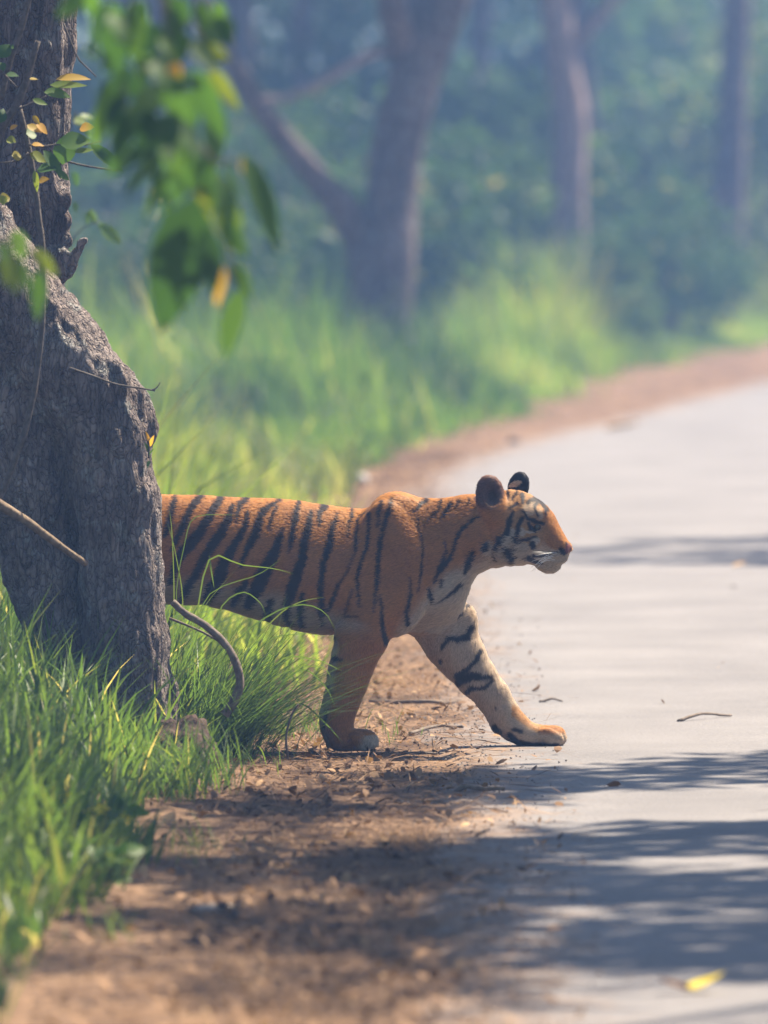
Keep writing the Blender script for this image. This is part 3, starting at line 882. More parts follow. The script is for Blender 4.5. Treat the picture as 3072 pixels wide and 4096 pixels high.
# brighter orange along the nose, pink nose pad
st = np.zeros(len(TV), np.float32)
nf = ~far
a_ = paint(SJ, z1, BODY, 5.0, 1.08 / 1.5082) ; st = np.where(nf & (X_ < 1720), np.maximum(st, a_), st)
a_ = paint(SJ, z2, NECK, 4.0, 1.15 / 1.8433) ; st = np.where(nf & (X_ > 1600) & (X_ < 2010), np.maximum(st, a_), st)
a_ = paint(SJ, z2, HEAD, 3.0, 1.22 / 1.8433) ; st = np.where(X_ > 1970, np.maximum(st, a_), st)
a_ = paint(SJ, z3, FARLEG, 5.0, 1 / 1.3825) ; st = np.where(far, np.maximum(st, a_), st)
a_ = paint(SJ, z3, NEARLEG, 4.0, 1 / 1.3825) ; st = np.where(nl, np.maximum(st, a_), st)
a_ = paint(SJ, lambda u, v: (u, v), HIND, 6.0, 1.0) ; st = np.where(X_ < 640, np.maximum(st, a_), st)
colr = colr + (black - colr) * (st * 0.97)[:, None]
# ears: near one brown-grey inside, far one black behind with a white spot
ee = (X_ - 1958) ** 2 / 60 ** 2 + (Z_ - 1972) ** 2 / 76 ** 2
nw = (1 - sstep(0.80, 1.15, ee)) * (np.abs(y_s + 95) < 70) * (1 - sstep(2005, 2050, Z_ + (nz - 0.5) * 40)) * (X_ > 1890) * (X_ < 2040)
earc = np.array([0.17, 0.088, 0.064]) + (np.array([0.20, 0.15, 0.13]) - np.array([0.17, 0.088, 0.064])) * (sstep(1950, 2010, Z_) * sstep(1940, 1975, X_) * np.clip(fbm(TV * np.array([3, 1, 1]), 60, 2, 44) * 1.6 - 0.3, 0, 1))[:, None]
earc = earc * (1 - 0.55 * (1 - sstep(0.0, 1.0, (X_ - 1974) ** 2 / 26 ** 2 + (Z_ - 1988) ** 2 / 36 ** 2)))[:, None]
colr = colr + (earc - colr) * nw[:, None]
fe = (y_s > 15) & (X_ > 2025) & (X_ < 2125) & (Z_ < 1992)
colr[fe] = black
sp = fe & ((X_ - 2066) ** 2 / 24 ** 2 + (Z_ - 1946 + (X_ - 2066) * 0.35) ** 2 / 12 ** 2 < 1)
colr[sp] = (0.55, 0.44, 0.30)
nose = ((X_ - 2272) ** 2 / 13 ** 2 + (Z_ - 2200) ** 2 / 16 ** 2 < 1)
colr[nose] = (0.22, 0.085, 0.075)
colr = np.clip(colr, 0, 1)

m, nt, out = new_mat('tiger_fur')
ca_ = N(nt, 'ShaderNodeAttribute', attribute_name='fur_color')
tc = nt.nodes.new('ShaderNodeTexCoord')
fn_ = N(nt, 'ShaderNodeTexNoise', Scale=110.0, Detail=4.0, Roughness=0.7)
mp = nt.nodes.new('ShaderNodeMapping'); mp.inputs['Scale'].default_value = (0.5, 1, 1.6)
nt.links.new(tc.outputs['Object'], mp.inputs[0]); nt.links.new(mp.outputs[0], fn_.inputs['Vector'])
fr_ = ramp(nt, [(0.3, (0.72, 0.72, 0.72)), (0.7, (1.2, 1.2, 1.2))]); nt.links.new(fn_.outputs[0], fr_.inputs[0])
mu = N(nt, 'ShaderNodeMix', data_type='RGBA', blend_type='MULTIPLY'); mu.inputs[0].default_value = 1
nt.links.new(ca_.outputs['Color'], mu.inputs[6]); nt.links.new(fr_.outputs[0], mu.inputs[7])
p = N(nt, 'ShaderNodeBsdfPrincipled', Roughness=0.75); p.inputs['Specular IOR Level'].default_value = 0.2
p.inputs['Sheen Weight'].default_value = 0.15
nt.links.new(mu.outputs[2], p.inputs['Base Color'])
bp = N(nt, 'ShaderNodeBump', Strength=0.35, Distance=0.01); nt.links.new(fn_.outputs[0], bp.inputs['Height']); nt.links.new(bp.outputs[0], p.inputs['Normal'])
nt.links.new(p.outputs[0], out.inputs[0])
M['fur'] = m
m, nt, out = new_mat('tiger_hair')
ca_ = N(nt, 'ShaderNodeAttribute', attribute_name='fur_color')
p = N(nt, 'ShaderNodeBsdfPrincipled', Roughness=0.6); p.inputs['Specular IOR Level'].default_value = 0.25
tr = nt.nodes.new('ShaderNodeBsdfTranslucent')
nt.links.new(ca_.outputs['Color'], p.inputs['Base Color']); nt.links.new(ca_.outputs['Color'], tr.inputs[0])
sn_ = N(nt, 'ShaderNodeAttribute', attribute_name='surf_normal')
nt.links.new(sn_.outputs['Vector'], p.inputs['Normal'])
mx = nt.nodes.new('ShaderNodeMixShader'); mx.inputs[0].default_value = 0.22
nt.links.new(p.outputs[0], mx.inputs[1]); nt.links.new(tr.outputs[0], mx.inputs[2]); nt.links.new(mx.outputs[0], out.inputs[0])
M['hair'] = m

tiger = empty('tiger', (0, TY, surf_z(0.3, TY)))
tag(tiger, 'orange and black striped tiger stepping from behind the tree onto the road', 'tiger')
mesh_np('body', TV, TQ, M['fur'], tiger, True, {'fur_color': colr})

# coat: short hairs combed backwards and down
def make_fur(n):
    tri = np.concatenate([TQ[:, [0, 1, 2]], TQ[:, [0, 2, 3]]])
    A, B, C_ = TV[tri[:, 0]], TV[tri[:, 1]], TV[tri[:, 2]]
    ar = np.linalg.norm(np.cross(B - A, C_ - A), axis=1)
    cx = (A[:, 0]) * SS + 1536
    ar = ar * np.where(cx < 620, 0.12, 1.0) * np.where(A[:, 1] > 0.1, 0.45, 1.0) * np.where(cx > 1900, 1.7, 1.0)
    k = rng.choice(len(tri), n, p=ar / ar.sum())
    u, v = rng.random(n), rng.random(n); fl = u + v > 1; u[fl], v[fl] = 1 - u[fl], 1 - v[fl]
    bary = np.stack([1 - u - v, u, v], 1)[:, :, None]
    tk = tri[k]
    root = (TV[tk] * bary).sum(1); nrm = (TN[tk] * bary).sum(1); col = (colr[tk] * bary).sum(1)
    nrm /= np.linalg.norm(nrm, axis=1, keepdims=True) + 1e-9
    xs, zs = root[:, 0] * SS + 1536, GZ - root[:, 2] * SS
    flow = np.tile(np.array([-1.0, 0, -0.25]), (n, 1))
    leg = zs > 2560
    flow[leg] = (-0.15, 0, -1.0)
    hd = (xs > 2010)
    flow[hd] = (-1.0, 0, -0.1)
    flow += rng.normal(0, 0.22, (n, 3))
    flow -= nrm * (flow * nrm).sum(1, keepdims=True)
    flow /= np.linalg.norm(flow, axis=1, keepdims=True) + 1e-9
    L = rng.uniform(0.010, 0.018, n)
    pale = sstep(0.3, 0.5, col[:, 2] + 0.1)
    L = L * np.where(leg, 0.8, 1.0) * (1 + 0.7 * pale)
    L = np.where(hd, L * 0.6, L)
    ruff = (xs > 1880) & (xs < 2110) & (zs > 2150) & (zs < 2320)
    L = np.where(ruff, rng.uniform(0.016, 0.036, n), L)
    bel = (xs < 1340) & (TN[tk[:, 0], 2] < -0.4)
    L = np.where(bel, L * 1.6, L)
    L = np.where(zs > 2975, L * 0.4, L)
    lift = rng.uniform(0.15, 0.45, n)[:, None]
    p0 = root - nrm * 0.001
    p1 = root + (flow * (1 - lift) + nrm * (lift + 0.12)) * (L * 0.5)[:, None]
    p2 = root + (flow + nrm * lift * 0.8) * L[:, None]
    pos = np.stack([p0, p1, p2], 1).astype(np.float32)
    hc = bpy.data.hair_curves.new('fur')
    hc.add_curves([3] * n)
    hc.position_data.foreach_set('vector', pos.ravel())
    ra_ = hc.attributes.get('radius') or hc.attributes.new('radius', 'FLOAT', 'POINT')
    ra_.data.foreach_set('value', np.tile(np.array([0.0014, 0.0012, 0.0003], np.float32), n))
    ca = hc.attributes.new('fur_color', 'FLOAT_COLOR', 'CURVE')
    shade = rng.uniform(0.70, 1.26, n)[:, None]
    c4 = np.concatenate([np.clip(col * shade, 0, 1), np.ones((n, 1))], 1).astype(np.float32)
    ca.data.foreach_set('color', c4.ravel())
    na = hc.attributes.new('surf_normal', 'FLOAT_VECTOR', 'CURVE')
    na.data.foreach_set('vector', nrm.astype(np.float32).ravel())
    hc.materials.append(M['hair'])
    return link(bpy.data.objects.new('fur', hc), tiger)
make_fur(190000)

# eyes, whiskers
m, nt, out = new_mat('eye')
p = N(nt, 'ShaderNodeBsdfPrincipled', Roughness=0.08); p.inputs['Base Color'].default_value = (0.05, 0.035, 0.012, 1)
nt.links.new(p.outputs[0], out.inputs[0]); M['eye'] = m
def uv_sphere(r, n=12, k=8):
    V = [(0, 0, r)]
    for i in range(1, k):
        a = math.pi * i / k
        for j in range(n):
            b = 2 * math.pi * j / n
            V.append((r * math.sin(a) * math.cos(b), r * math.sin(a) * math.sin(b), r * math.cos(a)))
    V.append((0, 0, -r))
    q = []; t = []
    for j in range(n):
        t.append((0, 1 + j, 1 + (j + 1) % n)); t.append((len(V) - 1, 1 + (k - 2) * n + (j + 1) % n, 1 + (k - 2) * n + j))
        for i in range(k - 2):
            q.append((1 + i * n + j, 1 + (i + 1) * n + j, 1 + (i + 1) * n + (j + 1) % n, 1 + i * n + (j + 1) % n))
    return np.array(V, np.float32), np.array(q), np.array(t)
for s in (-1, 1):
    v, q, t = uv_sphere(15 / SS)
    mesh_np('eye', v + np.array(P3(2148, 2114, hy(2148, s * 72)), np.float32), [q, t], M['eye'], tiger)
M['whisker'] = plain_material('whisker', (0.7, 0.68, 0.64), (0.8, 0.78, 0.74), 10, 0.5, 0)
wh = MB()
for s in (-1, 1):
    for i in range(13):
        x0, z0 = 2200 + 30 * random.random(), 2215 + 30 * random.random()
        L = 70 + 60 * random.random(); a = -0.3 + 0.9 * random.random()
        a0 = np.array(P3(x0, z0, hy(x0, s * 56))); 
        a1 = a0 + np.array((-0.35 * L, s * 0.35 * L, -math.sin(a) * 0.35 * L)) / SS
        a2 = a0 + np.array((-0.75 * L, s * 0.5 * L, -math.sin(a) * 0.9 * L - 12)) / SS
        v, q, t = tube(spline([a0, a1, a2], 6), [0.0011 - 0.00014 * j for j in range(6)], 4)
        wh.add(v, q, t)
wh.build('whiskers', M['whisker'], tiger)['kind'] = 'stuff'

# ------------------------------------------------------------------ leaf shapes
def leaf_arrays(L, W, fold=0.25, droop=0.25, seg=6, seed=0):
    """an ovate pointed leaf along +X, up +Z"""
    r_ = random.Random(seed)
    V = []; Q = []
    tw = r_.uniform(-0.3, 0.3)
    for i in range(seg + 1):
        t = i / seg
        w = W * 0.5 * (math.sin(math.pi * min(1, t ** 0.75)) ** 0.85 if 0 < t < 1 else 0.02)
        z = -droop * L * t * t
        x = L * t * (1 - 0.12 * droop * t)
        for s in (-1, 0, 1):
            V.append((x, s * w, z + abs(s) * w * fold + s * w * tw * t))
    for i in range(seg):
        for j in range(2):
            a = i * 3 + j
            Q.append((a, a + 1, a + 4, a + 3))
    return np.array(V, np.float32), np.array(Q, np.int32)

def orient(v, base, tip, roll=0.0):
    """map a leaf built along +X to run from base to tip"""
    d = (Vector(tip) - Vector(base)); L = d.length; d.normalize()
    up = Vector((0, -0.75, 0.65))
    y = up.cross(d); y.normalize(); z = d.cross(y)
    R = Matrix((d, y, z)).transposed() @ Matrix.Rotation(roll, 3, 'X')
    return v @ np.array(R).T.astype(np.float32) + np.array(base, np.float32)

def leaf_part(parent, base, tip, W, tint, roll, seed, mat, name='leaf'):
    """each large leaf is its own object; positions in world, parent is an Empty"""
    L = (Vector(tip) - Vector(base)).length
    v, q = leaf_arrays(L, W, 0.22, random.Random(seed).uniform(0.0, 0.25), 6, seed)
    v = orient(v, base, tip, roll) - np.array(parent.location, np.float32)
    return mesh_np(name, v, q, mat, parent, True, {'tint': np.full(len(v), tint, np.float32)})

def leaf_cloud(n, centers, radii, size, aspect=0.5, flat=0.6, tint0=0.15, tint1=0.8, yellow=0.03, seed=1):
    """many small leaves (folded diamonds) around clump centres -> MB arrays"""
    g = np.random.default_rng(seed)
    C = np.asarray(centers); R = np.asarray(radii)
    wgt = R ** 2; k = g.choice(len(C), n, p=wgt / wgt.sum())
    d = g.normal(0, 1, (n, 3)); d /= np.linalg.norm(d, axis=1, keepdims=True)
    rad = R[k] * (0.25 + 0.75 * g.random(n) ** 0.5)
    pos = C[k] + d * rad[:, None] * np.array([1, 1, flat])
    L = size * g.uniform(0.6, 1.3, n); W = L * aspect
    ax = g.normal(0, 1, (n, 3)); ax[:, 2] = ax[:, 2] * 0.5 - 0.45; ax += d * 0.5
    ax /= np.linalg.norm(ax, axis=1, keepdims=True)
    b = np.cross(ax, g.normal(0, 1, (n, 3))); b /= np.linalg.norm(b, axis=1, keepdims=True)
    nn = np.cross(ax, b)
    v = np.empty((n, 5, 3), np.float32)
    v[:, 0] = pos
    v[:, 1] = pos + ax * (L * 0.42)[:, None] + b * (W * 0.5)[:, None] + nn * (W * 0.15)[:, None]
    v[:, 2] = pos + ax * L[:, None]
    v[:, 3] = pos + ax * (L * 0.42)[:, None] - b * (W * 0.5)[:, None] + nn * (W * 0.15)[:, None]
    v[:, 4] = pos + ax * (L * 0.5)[:, None]
    i0 = np.arange(n) * 5
    t = np.concatenate([np.stack([i0, i0 + 1, i0 + 4], 1), np.stack([i0 + 1, i0 + 2, i0 + 4], 1), np.stack([i0 + 2, i0 + 3, i0 + 4], 1), np.stack([i0 + 3, i0, i0 + 4], 1)])
    ct = g.uniform(tint0, tint1, len(C))
    tint = np.clip(ct[k] + g.normal(0, 0.1, n), 0, 0.88)
    ye = g.random(n) < yellow; tint[ye] = g.uniform(0.9, 1, ye.sum())
    return v.reshape(-1, 3), t, np.repeat(tint, 5)

# ------------------------------------------------------------------ the big tree beside the tiger
NTY = 29.25
def TP(x, y, dy, r):
    """pixel (D) on the trunk plane, radius in D px"""
    p_ = at(x, y, NTY + dy)
    return (p_.x, p_.y, p_.z, r / (F_D / NTY))
tf = Field((-2.05, NTY - 0.55, -0.08), (-0.55, NTY + 0.75, 3.35), 0.0105)
right = [TP(292, 1720, 0.0, 108), TP(288, 1640, 0.0, 100), TP(280, 1540, 0, 93), TP(273, 1400, 0, 92), TP(266, 1250, 0, 90), TP(254, 1080, 0, 92), TP(228, 940, 0, 98), TP(185, 850, 0.0, 108),
         TP(125, 770, 0, 108), TP(60, 690, 0, 105), TP(-5, 600, 0, 100), TP(-75, 490, 0, 96), TP(-150, 360, 0.0, 92), TP(-230, 200, -0.05, 88), TP(-330, -30, -0.1, 82)]
left = [TP(165, 1720, 0.16, 78), TP(158, 1600, 0.16, 66), TP(150, 1500, 0.16, 64), TP(128, 1350, 0.15, 80), TP(96, 1200, 0.14, 98), TP(62, 1050, 0.13, 112), TP(30, 900, 0.12, 120), TP(-5, 760, 0.12, 120), TP(-40, 620, 0.1, 110)]
rear = [TP(10, 900, 0.28, 105), TP(40, 700, 0.3, 96), TP(55, 560, 0.32, 92), TP(58, 420, 0.33, 88), TP(64, 250, 0.34, 90), TP(70, 100, 0.34, 94), TP(76, -150, 0.35, 92), TP(80, -320, 0.36, 90)]
for ch, k in ((right, 0.035), (left, 0.02), (rear, 0.03)):
    tf.chain(ch, k)
tf.cone(TP(300, 850, -0.02, 0)[:3], TP(330, 930, 0.0, 0)[:3], 0.03, 0.02, 0.06)
# flare, buttress and knobs
for x, y, dy, r in ((335, 1640, -0.02, 46), (352, 1700, 0.0, 44), (250, 1700, -0.16, 50), (366, 1600, 0.03, 20), (364, 1500, 0.03, 16)):
    q_ = TP(x, y, dy, r); tf.ell(q_[:3], (q_[3], q_[3], q_[3] * 1.9), 0.07)
for x, y, dy, r in ((138, 430, 0.25, 18), (140, 480, 0.24, 18), (146, 520, 0.22, 16), (136, 590, 0.22, 18), (134, 560, 0.2, 20), (140, 310, 0.28, 14), (255, 820, -0.1, 30)):
    q_ = TP(x, y, dy, r); tf.ell(q_[:3], (q_[3], q_[3], q_[3] * 1.3), 0.025)
q0, q1 = TP(146, 590, 0.2, 14), TP(178, 520, 0.16, 10); tf.cone(q0[:3], q1[:3], q0[3], q1[3], 0.02)     # broken stub
BV, BQ = tf.mesh(); del tf
BN = vert_normals(BV, BQ)
st_ = BV * np.array([1, 1, 0.35], np.float32)
disp = (fbm(st_, 7, 3, 3) - 0.5) * 0.030 + (fbm(st_, 30, 3, 6) - 0.5) * 0.024 + (np.abs(fbm(st_ * np.array([1, 1, 0.6], np.float32), 22, 3, 9) - 0.5) * -0.05)
BV = BV + BN * disp[:, None].astype(np.float32)
base = (-1.0, NTY, 0.0)
tree = empty('lobed_tree', base)
tag(tree, 'large grey-barked tree with lobed trunk, standing in tall grass beside the tiger', 'tree')
mesh_np('trunk', BV - np.array(base, np.float32), BQ, M['bark'], tree)
def limb_mb(paths):
    mb = MB()
    for pts, r0, r1, n in paths:
        P = spline(pts, n)
        v, q, t = tube(P, np.linspace(r0, r1, n), 10, True, 0.06, int(abs(pts[0][0]) * 100))
        mb.add(v, q, t)
    return mb
b0 = np.array(base)
tA = np.array(TP(-330, -30, -0.1, 82)[:3]); tB = np.array(TP(80, -320, 0.36, 90)[:3])
limbs = [([tA - (0, 0, 0.2), tA + (-0.9, -0.1, 1.6), tA + (-1.6, -0.6, 3.6), tA + (-2.4, -1.2, 6.0)], 0.135, 0.05, 12),
         ([tB - (0, 0, 0.2), tB + (0.1, 0.1, 1.8), tB + (-0.1, 0.6, 4.0), tB + (0.3, 1.2, 7.0)], 0.15, 0.05, 12),
         ([tB + (0.1, 0.1, 1.8), tB + (0.7, -0.6, 3.2), tB + (1.0, -1.5, 4.6)], 0.08, 0.03, 8),
         ([tA + (-1.6, -0.6, 3.6), tA + (-1.0, -1.6, 4.8), tA + (-0.6, -2.8, 5.6)], 0.07, 0.025, 8)]
for l_ in limbs:
    lm_ = limb_mb([l_]); lm_.v = [v - b0.astype(np.float32) for v in lm_.v]
    lm_.build('limb', M['bark'], tree)
cc = [limbs[0][0][-1], limbs[1][0][-1], limbs[2][0][-1], limbs[3][0][-1], limbs[0][0][2], limbs[1][0][2] + (0.4, 0.6, 0.8)]
cent = []; rad = []
for c in cc:
    for _ in range(6):
        cent.append(np.array(c) + rng.normal(0, 0.9, 3) * (1, 1, 0.6)); rad.append(rng.uniform(0.35, 0.8))
v, t, ti = leaf_cloud(5200, cent, rad, 0.17, 0.5, 0.6, seed=3)
mb = MB(); mb.add(v - b0.astype(np.float32), None, t, ti); mb.build('crown', M['leaf'], tree)

# earth mound at its foot
f_ = Field((-1.15, 27.9, -0.1), (-0.35, 29.3, 0.5), 0.012)
for x, y, Y, r in ((380, 1670, 28.8, 84), (400, 1615, 28.9, 58), (440, 1690, 28.78, 40)):
    p_ = at(x, y, Y); rr = r / (F_D / Y); f_.ell((p_.x, p_.y, p_.z), (rr, rr * 1.0, rr * 1.15), 0.06)
v, q = f_.mesh(); n_ = vert_normals(v, q)
v = v + n_ * ((fbm(v * np.array([1, 1, 0.5], np.float32), 22, 4, 2) - 0.5) * 0.11)[:, None]
c = np.array((-0.78, 28.75, 0.0))
o = mesh_np('earth_mound', v, q, M['earth'], loc=c)
tag(o, 'dark crumbly earth mound in the grass at the tree foot', 'mound')

# ------------------------------------------------------------------ sticks, vine, twigs
def stick(name, pix, Y, r0, r1, mat, label, cat='stick', n=16, parent=None, depth=None, group=None):
    """pix: list of D pixels; depth list optional"""
    pts = [at(x, y, (depth[i] if depth else Y)) for i, (x, y) in enumerate(pix)]
    P = spline([tuple(p_) for p_ in pts], n)
    k = np.linspace(r0, r1, n)
    loc = P[0] if parent is None else np.array(parent.location)
    v, q, t = tube(P, k, 8, True, 0.12, int(pix[0][0] + pix[0][1]))
    o = mesh_np(name, v, [q, t], mat, parent, True, None, None if parent is not None else loc)
    if parent is not None:
        o.data.transform(Matrix.Translation(-Vector(parent.location)))
    else:
        tag(o, label, cat, group)
    return o
stick('dead_branch', [(-60, 1050), (0, 1090), (60, 1128), (120, 1172), (185, 1218)], 28.85, 0.020, 0.012, M['stick'], 'pale sunlit dead branch slanting across the trunk of the big tree', 'branch', depth=[28.6, 28.7, 28.8, 28.9, 29.0])
stick('bent_stick', [(372, 1300), (400, 1325), (445, 1352), (490, 1395), (512, 1440), (518, 1480), (505, 1515), (485, 1545)], 29.32, 0.013, 0.018, M['darkstick'], 'bent brown stick arching out of the grass under the tiger belly', 'stick', 26)
stick('straight_stick', [(365, 1335), (430, 1362), (500, 1400)], 29.36, 0.005, 0.004, M['darkstick'], 'thin straight twig beneath the bent brown stick', 'twig', 8)
tw = stick('forked_twig', [(150, 795), (200, 812), (250, 830), (300, 838), (335, 844)], 28.95, 0.005, 0.003, M['vine'], 'thin dark forked twig sticking out past the trunk', 'twig', 12)
v, q, t = tube(spline([tuple(at(x, y, 28.95)) for x, y in ((326, 843), (338, 838), (346, 826))], 6), np.linspace(0.003, 0.0015, 6), 6)
mesh_np('fork', v - np.array(tw.location, np.float32), [q, t], M['vine'], tw)

Z4 = 0.3906   # zoom factor of the leaf close-up to D
vine = empty('climbing_vine', tuple(at(0, 1074, 28.7)))
tag(vine, 'thin dark climbing vine with green and orange leaves across the big trunk', 'vine')
VY = 28.72
stick('stem', [(39, 226), (59, 305), (74, 390), (84, 470), (92, 547), (92, 664), (86, 756), (73, 847), (55, 928), (37, 976), (15, 1038), (-14, 1100)], VY, 0.0105, 0.011, M['vine'], None, n=40, parent=vine)
stick('stem', [(82, 88), (59, 168), (36, 228), (8, 268), (-20, 330)], VY, 0.010, 0.018, M['vine'], None, n=14, parent=vine)
stick('stem', [(70, -40), (62, 0), (43, 70), (20, 137), (2, 215)], VY, 0.010, 0.010, M['vine'], None, n=14, parent=vine)
for pts, r in (([(39, 236), (70, 222), (94, 211), (100, 207)], .004), ([(60, 312), (90, 316), (129, 312), (170, 315), (219, 306)], .0042), ([(105, 332), (150, 350), (200, 361), (254, 369)], .0045),
               ([(137, 50), (150, 84), (168, 125), (190, 148), (208, 166)], .0038), ([(62, 330), (45, 345), (20, 350), (0, 352)], .004), ([(75, 400), (82, 392), (92, 380)], .003), ([(0, 150), (20, 172), (38, 190)], .004)):
    stick('twig', pts, VY - 0.02, r, r * 0.6, M['vine'], None, n=10, parent=vine)
VLEAF = [((310, 440), (500, 405), 44, .97), ((275, 470), (485, 470), 40, .80), ((243, 510), (400, 515), 46, .72), ((163, 437), (212, 437), 20, .95), ((180, 550), (266, 578), 26, .78),
         ((335, 800), (500, 760), 90, .68), ((345, 910), (385, 715), 92, .62), ((440, 715), (520, 700), 60, .985), ((205, 940), (320, 930), 76, .42), ((240, 830), (355, 975), 46, .52),
         ((165, 850), (262, 890), 46, .90), ((215, 1005), (272, 985), 36, .975), ((500, 800), (690, 945), 50, .35), ((410, 840), (520, 825), 30, .80), ((150, 690), (232, 735), 40, .96), ((200, 690), (275, 730), 40, .995),
         ((145, 740), (205, 745), 60, .60), ((175, 800), (245, 800), 30, .99), ((65, 860), (125, 870), 44, .93), ((35, 770), (90, 780), 40, .90), ((0, 320), (50, 235), 60, .45), ((35, 410), (105, 420), 34, .35),
         ((0, 680), (22, 590), 40, .30), ((310, 950), (395, 990), 30, .55), ((190, 940), (210, 1065), 24, .86), ((0, 345), (22, 390), 34, .4), ((60, 255), (80, 265), 18, .7), ((0, 1100), (60, 1090), 44, .93), ((10, 1080), (20, 1135), 36, .88),
         ((55, 715), (95, 690), 26, .98), ((180, 640), (225, 690), 22, .95)]
for i, (a, b, w, tn) in enumerate(VLEAF):
    d1 = VY - 0.03 - 0.05 * random.random()
    leaf_part(vine, at(a[0] * Z4, a[1] * Z4, d1), at(b[0] * Z4, b[1] * Z4, d1 + random.uniform(-.02, .02)), 1.5 * w * Z4 / 610, tn, random.uniform(-0.3, 0.3), i, M['leaf'])

# sprout on the trunk
sp = empty('trunk_sprout', tuple(at(320, 985, 28.9)))
tag(sp, 'tiny orange and green sprout growing from the trunk edge', 'sprout')
stick('stem', [(321, 990), (322, 965), (324, 945)], 28.9, 0.004, 0.003, M['vine'], None, n=6, parent=sp)
for i, (a, b, w, tn) in enumerate((((323, 965), (332, 940), 10, .99), ((322, 955), (316, 932), 8, 1.0), ((321, 975), (312, 955), 10, .72), ((322, 985), (330, 968), 9, .65), ((322, 995), (318, 1010), 8, .5))):
    leaf_part(sp, at(*a, 28.9), at(*b, 28.88), w / 608, tn, random.uniform(-0.6, 0.6), 80 + i, M['leaf'])

# ------------------------------------------------------------------ leafy branch hanging in front
HBY = 19.3
hb = empty('hanging_branch', tuple(at(352, -150, HBY)))
tag(hb, 'drooping branch of large green leaves hanging in front of the forest', 'branch')
twpath = [(330, -150), (352, 0), (371, 148), (398, 273), (460, 351), (476, 469), (504, 609)]
stick('twig', twpath, HBY, 0.009, 0.003, M['vine'], None, n=24, parent=hb)
stick('twig', [(330, -150), (290, -20), (262, 90), (270, 200), (285, 300)], HBY + 0.1, 0.006, 0.003, M['vine'], None, n=14, parent=hb)
stick('twig', [(352, 0), (420, 60), (455, 130), (490, 200)], HBY + 0.05, 0.005, 0.002, M['vine'], None, n=10, parent=hb)
stick('twig', [(460, 351), (520, 350), (545, 370)], HBY, 0.004, 0.002, M['vine'], None, n=6, parent=hb)
HL = [((640, 75), (645, 215), 85, .80), ((1090, 0), (1195, 240), 75, .60), ((1090, 270), (1290, 330), 85, .86), ((1150, 360), (1330, 620), 70, .86), ((640, 420), (555, 780), 130, .62), ((880, 420), (1030, 745), 80, .50),
      ((1070, 370), (1250, 790), 110, .45), ((760, 560), (620, 850), 120, .35), ((900, 840), (675, 1085), 110, .55), ((960, 930), (755, 1225), 120, .62), ((1000, 960), (880, 1225), 110, .45), ((1345, 850), (1580, 1390), 120, .48),
      ((1075, 1080), (890, 1860), 270, .22), ((1250, 1080), (1300, 1410), 130, .78), ((1090, 980), (1150, 1390), 80, .88), ((1340, 1590), (1240, 1990), 130, .62), ((1270, 1450), (1410, 1650), 70, .60), ((1190, 960), (1340, 1250), 100, .50),
      ((700, 250), (560, 400), 120, .20), ((830, 250), (740, 430), 130, .58), ((900, 150), (760, 300), 150, .10), ((1000, 150), (960, 400), 100, .50), ((600, 0), (480, 280), 100, .45), ((430, -40), (330, 60), 90, .3), ((800, 0), (700, 180), 120, .35),
      ((950, -20), (1030, 160), 110, .30), ((960, 340), (1060, 200), 70, .45), ((900, 700), (760, 900), 130, .40), ((1000, 640), (900, 960), 140, .50), ((1130, 640), (1230, 960), 120, .42), ((820, 600), (800, 860), 130, .12), ((700, 520), (560, 700), 90, .08),
      ((1050, 800), (980, 1140), 120, .48), ((1150, 850), (1130, 1160), 100, .55), ((1230, 900), (1360, 1120), 80, .40), ((1130, 1060), (1010, 1400), 130, .18), ((560, 560), (530, 850), 80, .66), ((680, 840), (590, 980), 70, .45),
      ((1240, 1480), (1180, 1690), 60, .98), ((1130, 1250), (1190, 1640), 120, .15), ((940, 360), (1000, 420), 60, .995), ((1340, 860), (1400, 1040), 60, .965), ((500, 60), (560, 150), 60, .5), ((470, 260), (540, 300), 50, .55), ((880, 210), (1010, 330), 60, .7),
      ((980, 470), (1080, 640), 90, .4), ((740, 320), (860, 470), 90, .55), ((1180, 560), (1250, 830), 90, .35), ((930, 960), (860, 1130), 110, .3), ((1200, 0), (1240, 170), 60, .55)]
fr = random.Random(5)
for (x0, y0) in twpath[1:6] + [(262, 60), (270, 150), (280, 250), (300, 330), (430, 70), (300, 20), (350, 200), (340, 280), (330, 120), (420, 200), (400, 330), (240, 10), (455, 20), (200, -10), (230, 40)]:
    for _ in range(2):
        a_ = fr.uniform(-0.9, 0.9); l_ = fr.uniform(170, 300)
        b0_ = (x0 / Z4 + fr.uniform(-50, 50), y0 / Z4 + fr.uniform(-60, 40))
        HL.append((b0_, (b0_[0] + l_ * math.sin(a_), b0_[1] + l_ * math.cos(a_)), fr.uniform(80, 125), fr.choice((0.1, 0.2, 0.3, 0.35, 0.45, 0.5, 0.6, 0.7))))
for i, (a, b, w, tn) in enumerate(HL):
    dz = random.uniform(-0.22, 0.28)
    leaf_part(hb, at(a[0] * Z4, a[1] * Z4, HBY + dz), at(b[0] * Z4, b[1] * Z4, HBY + dz + random.uniform(-.06, .06)), 1.3 * w * Z4 / (F_D / HBY), tn, random.uniform(-0.7, 0.7), 200 + i, M['leaf'])
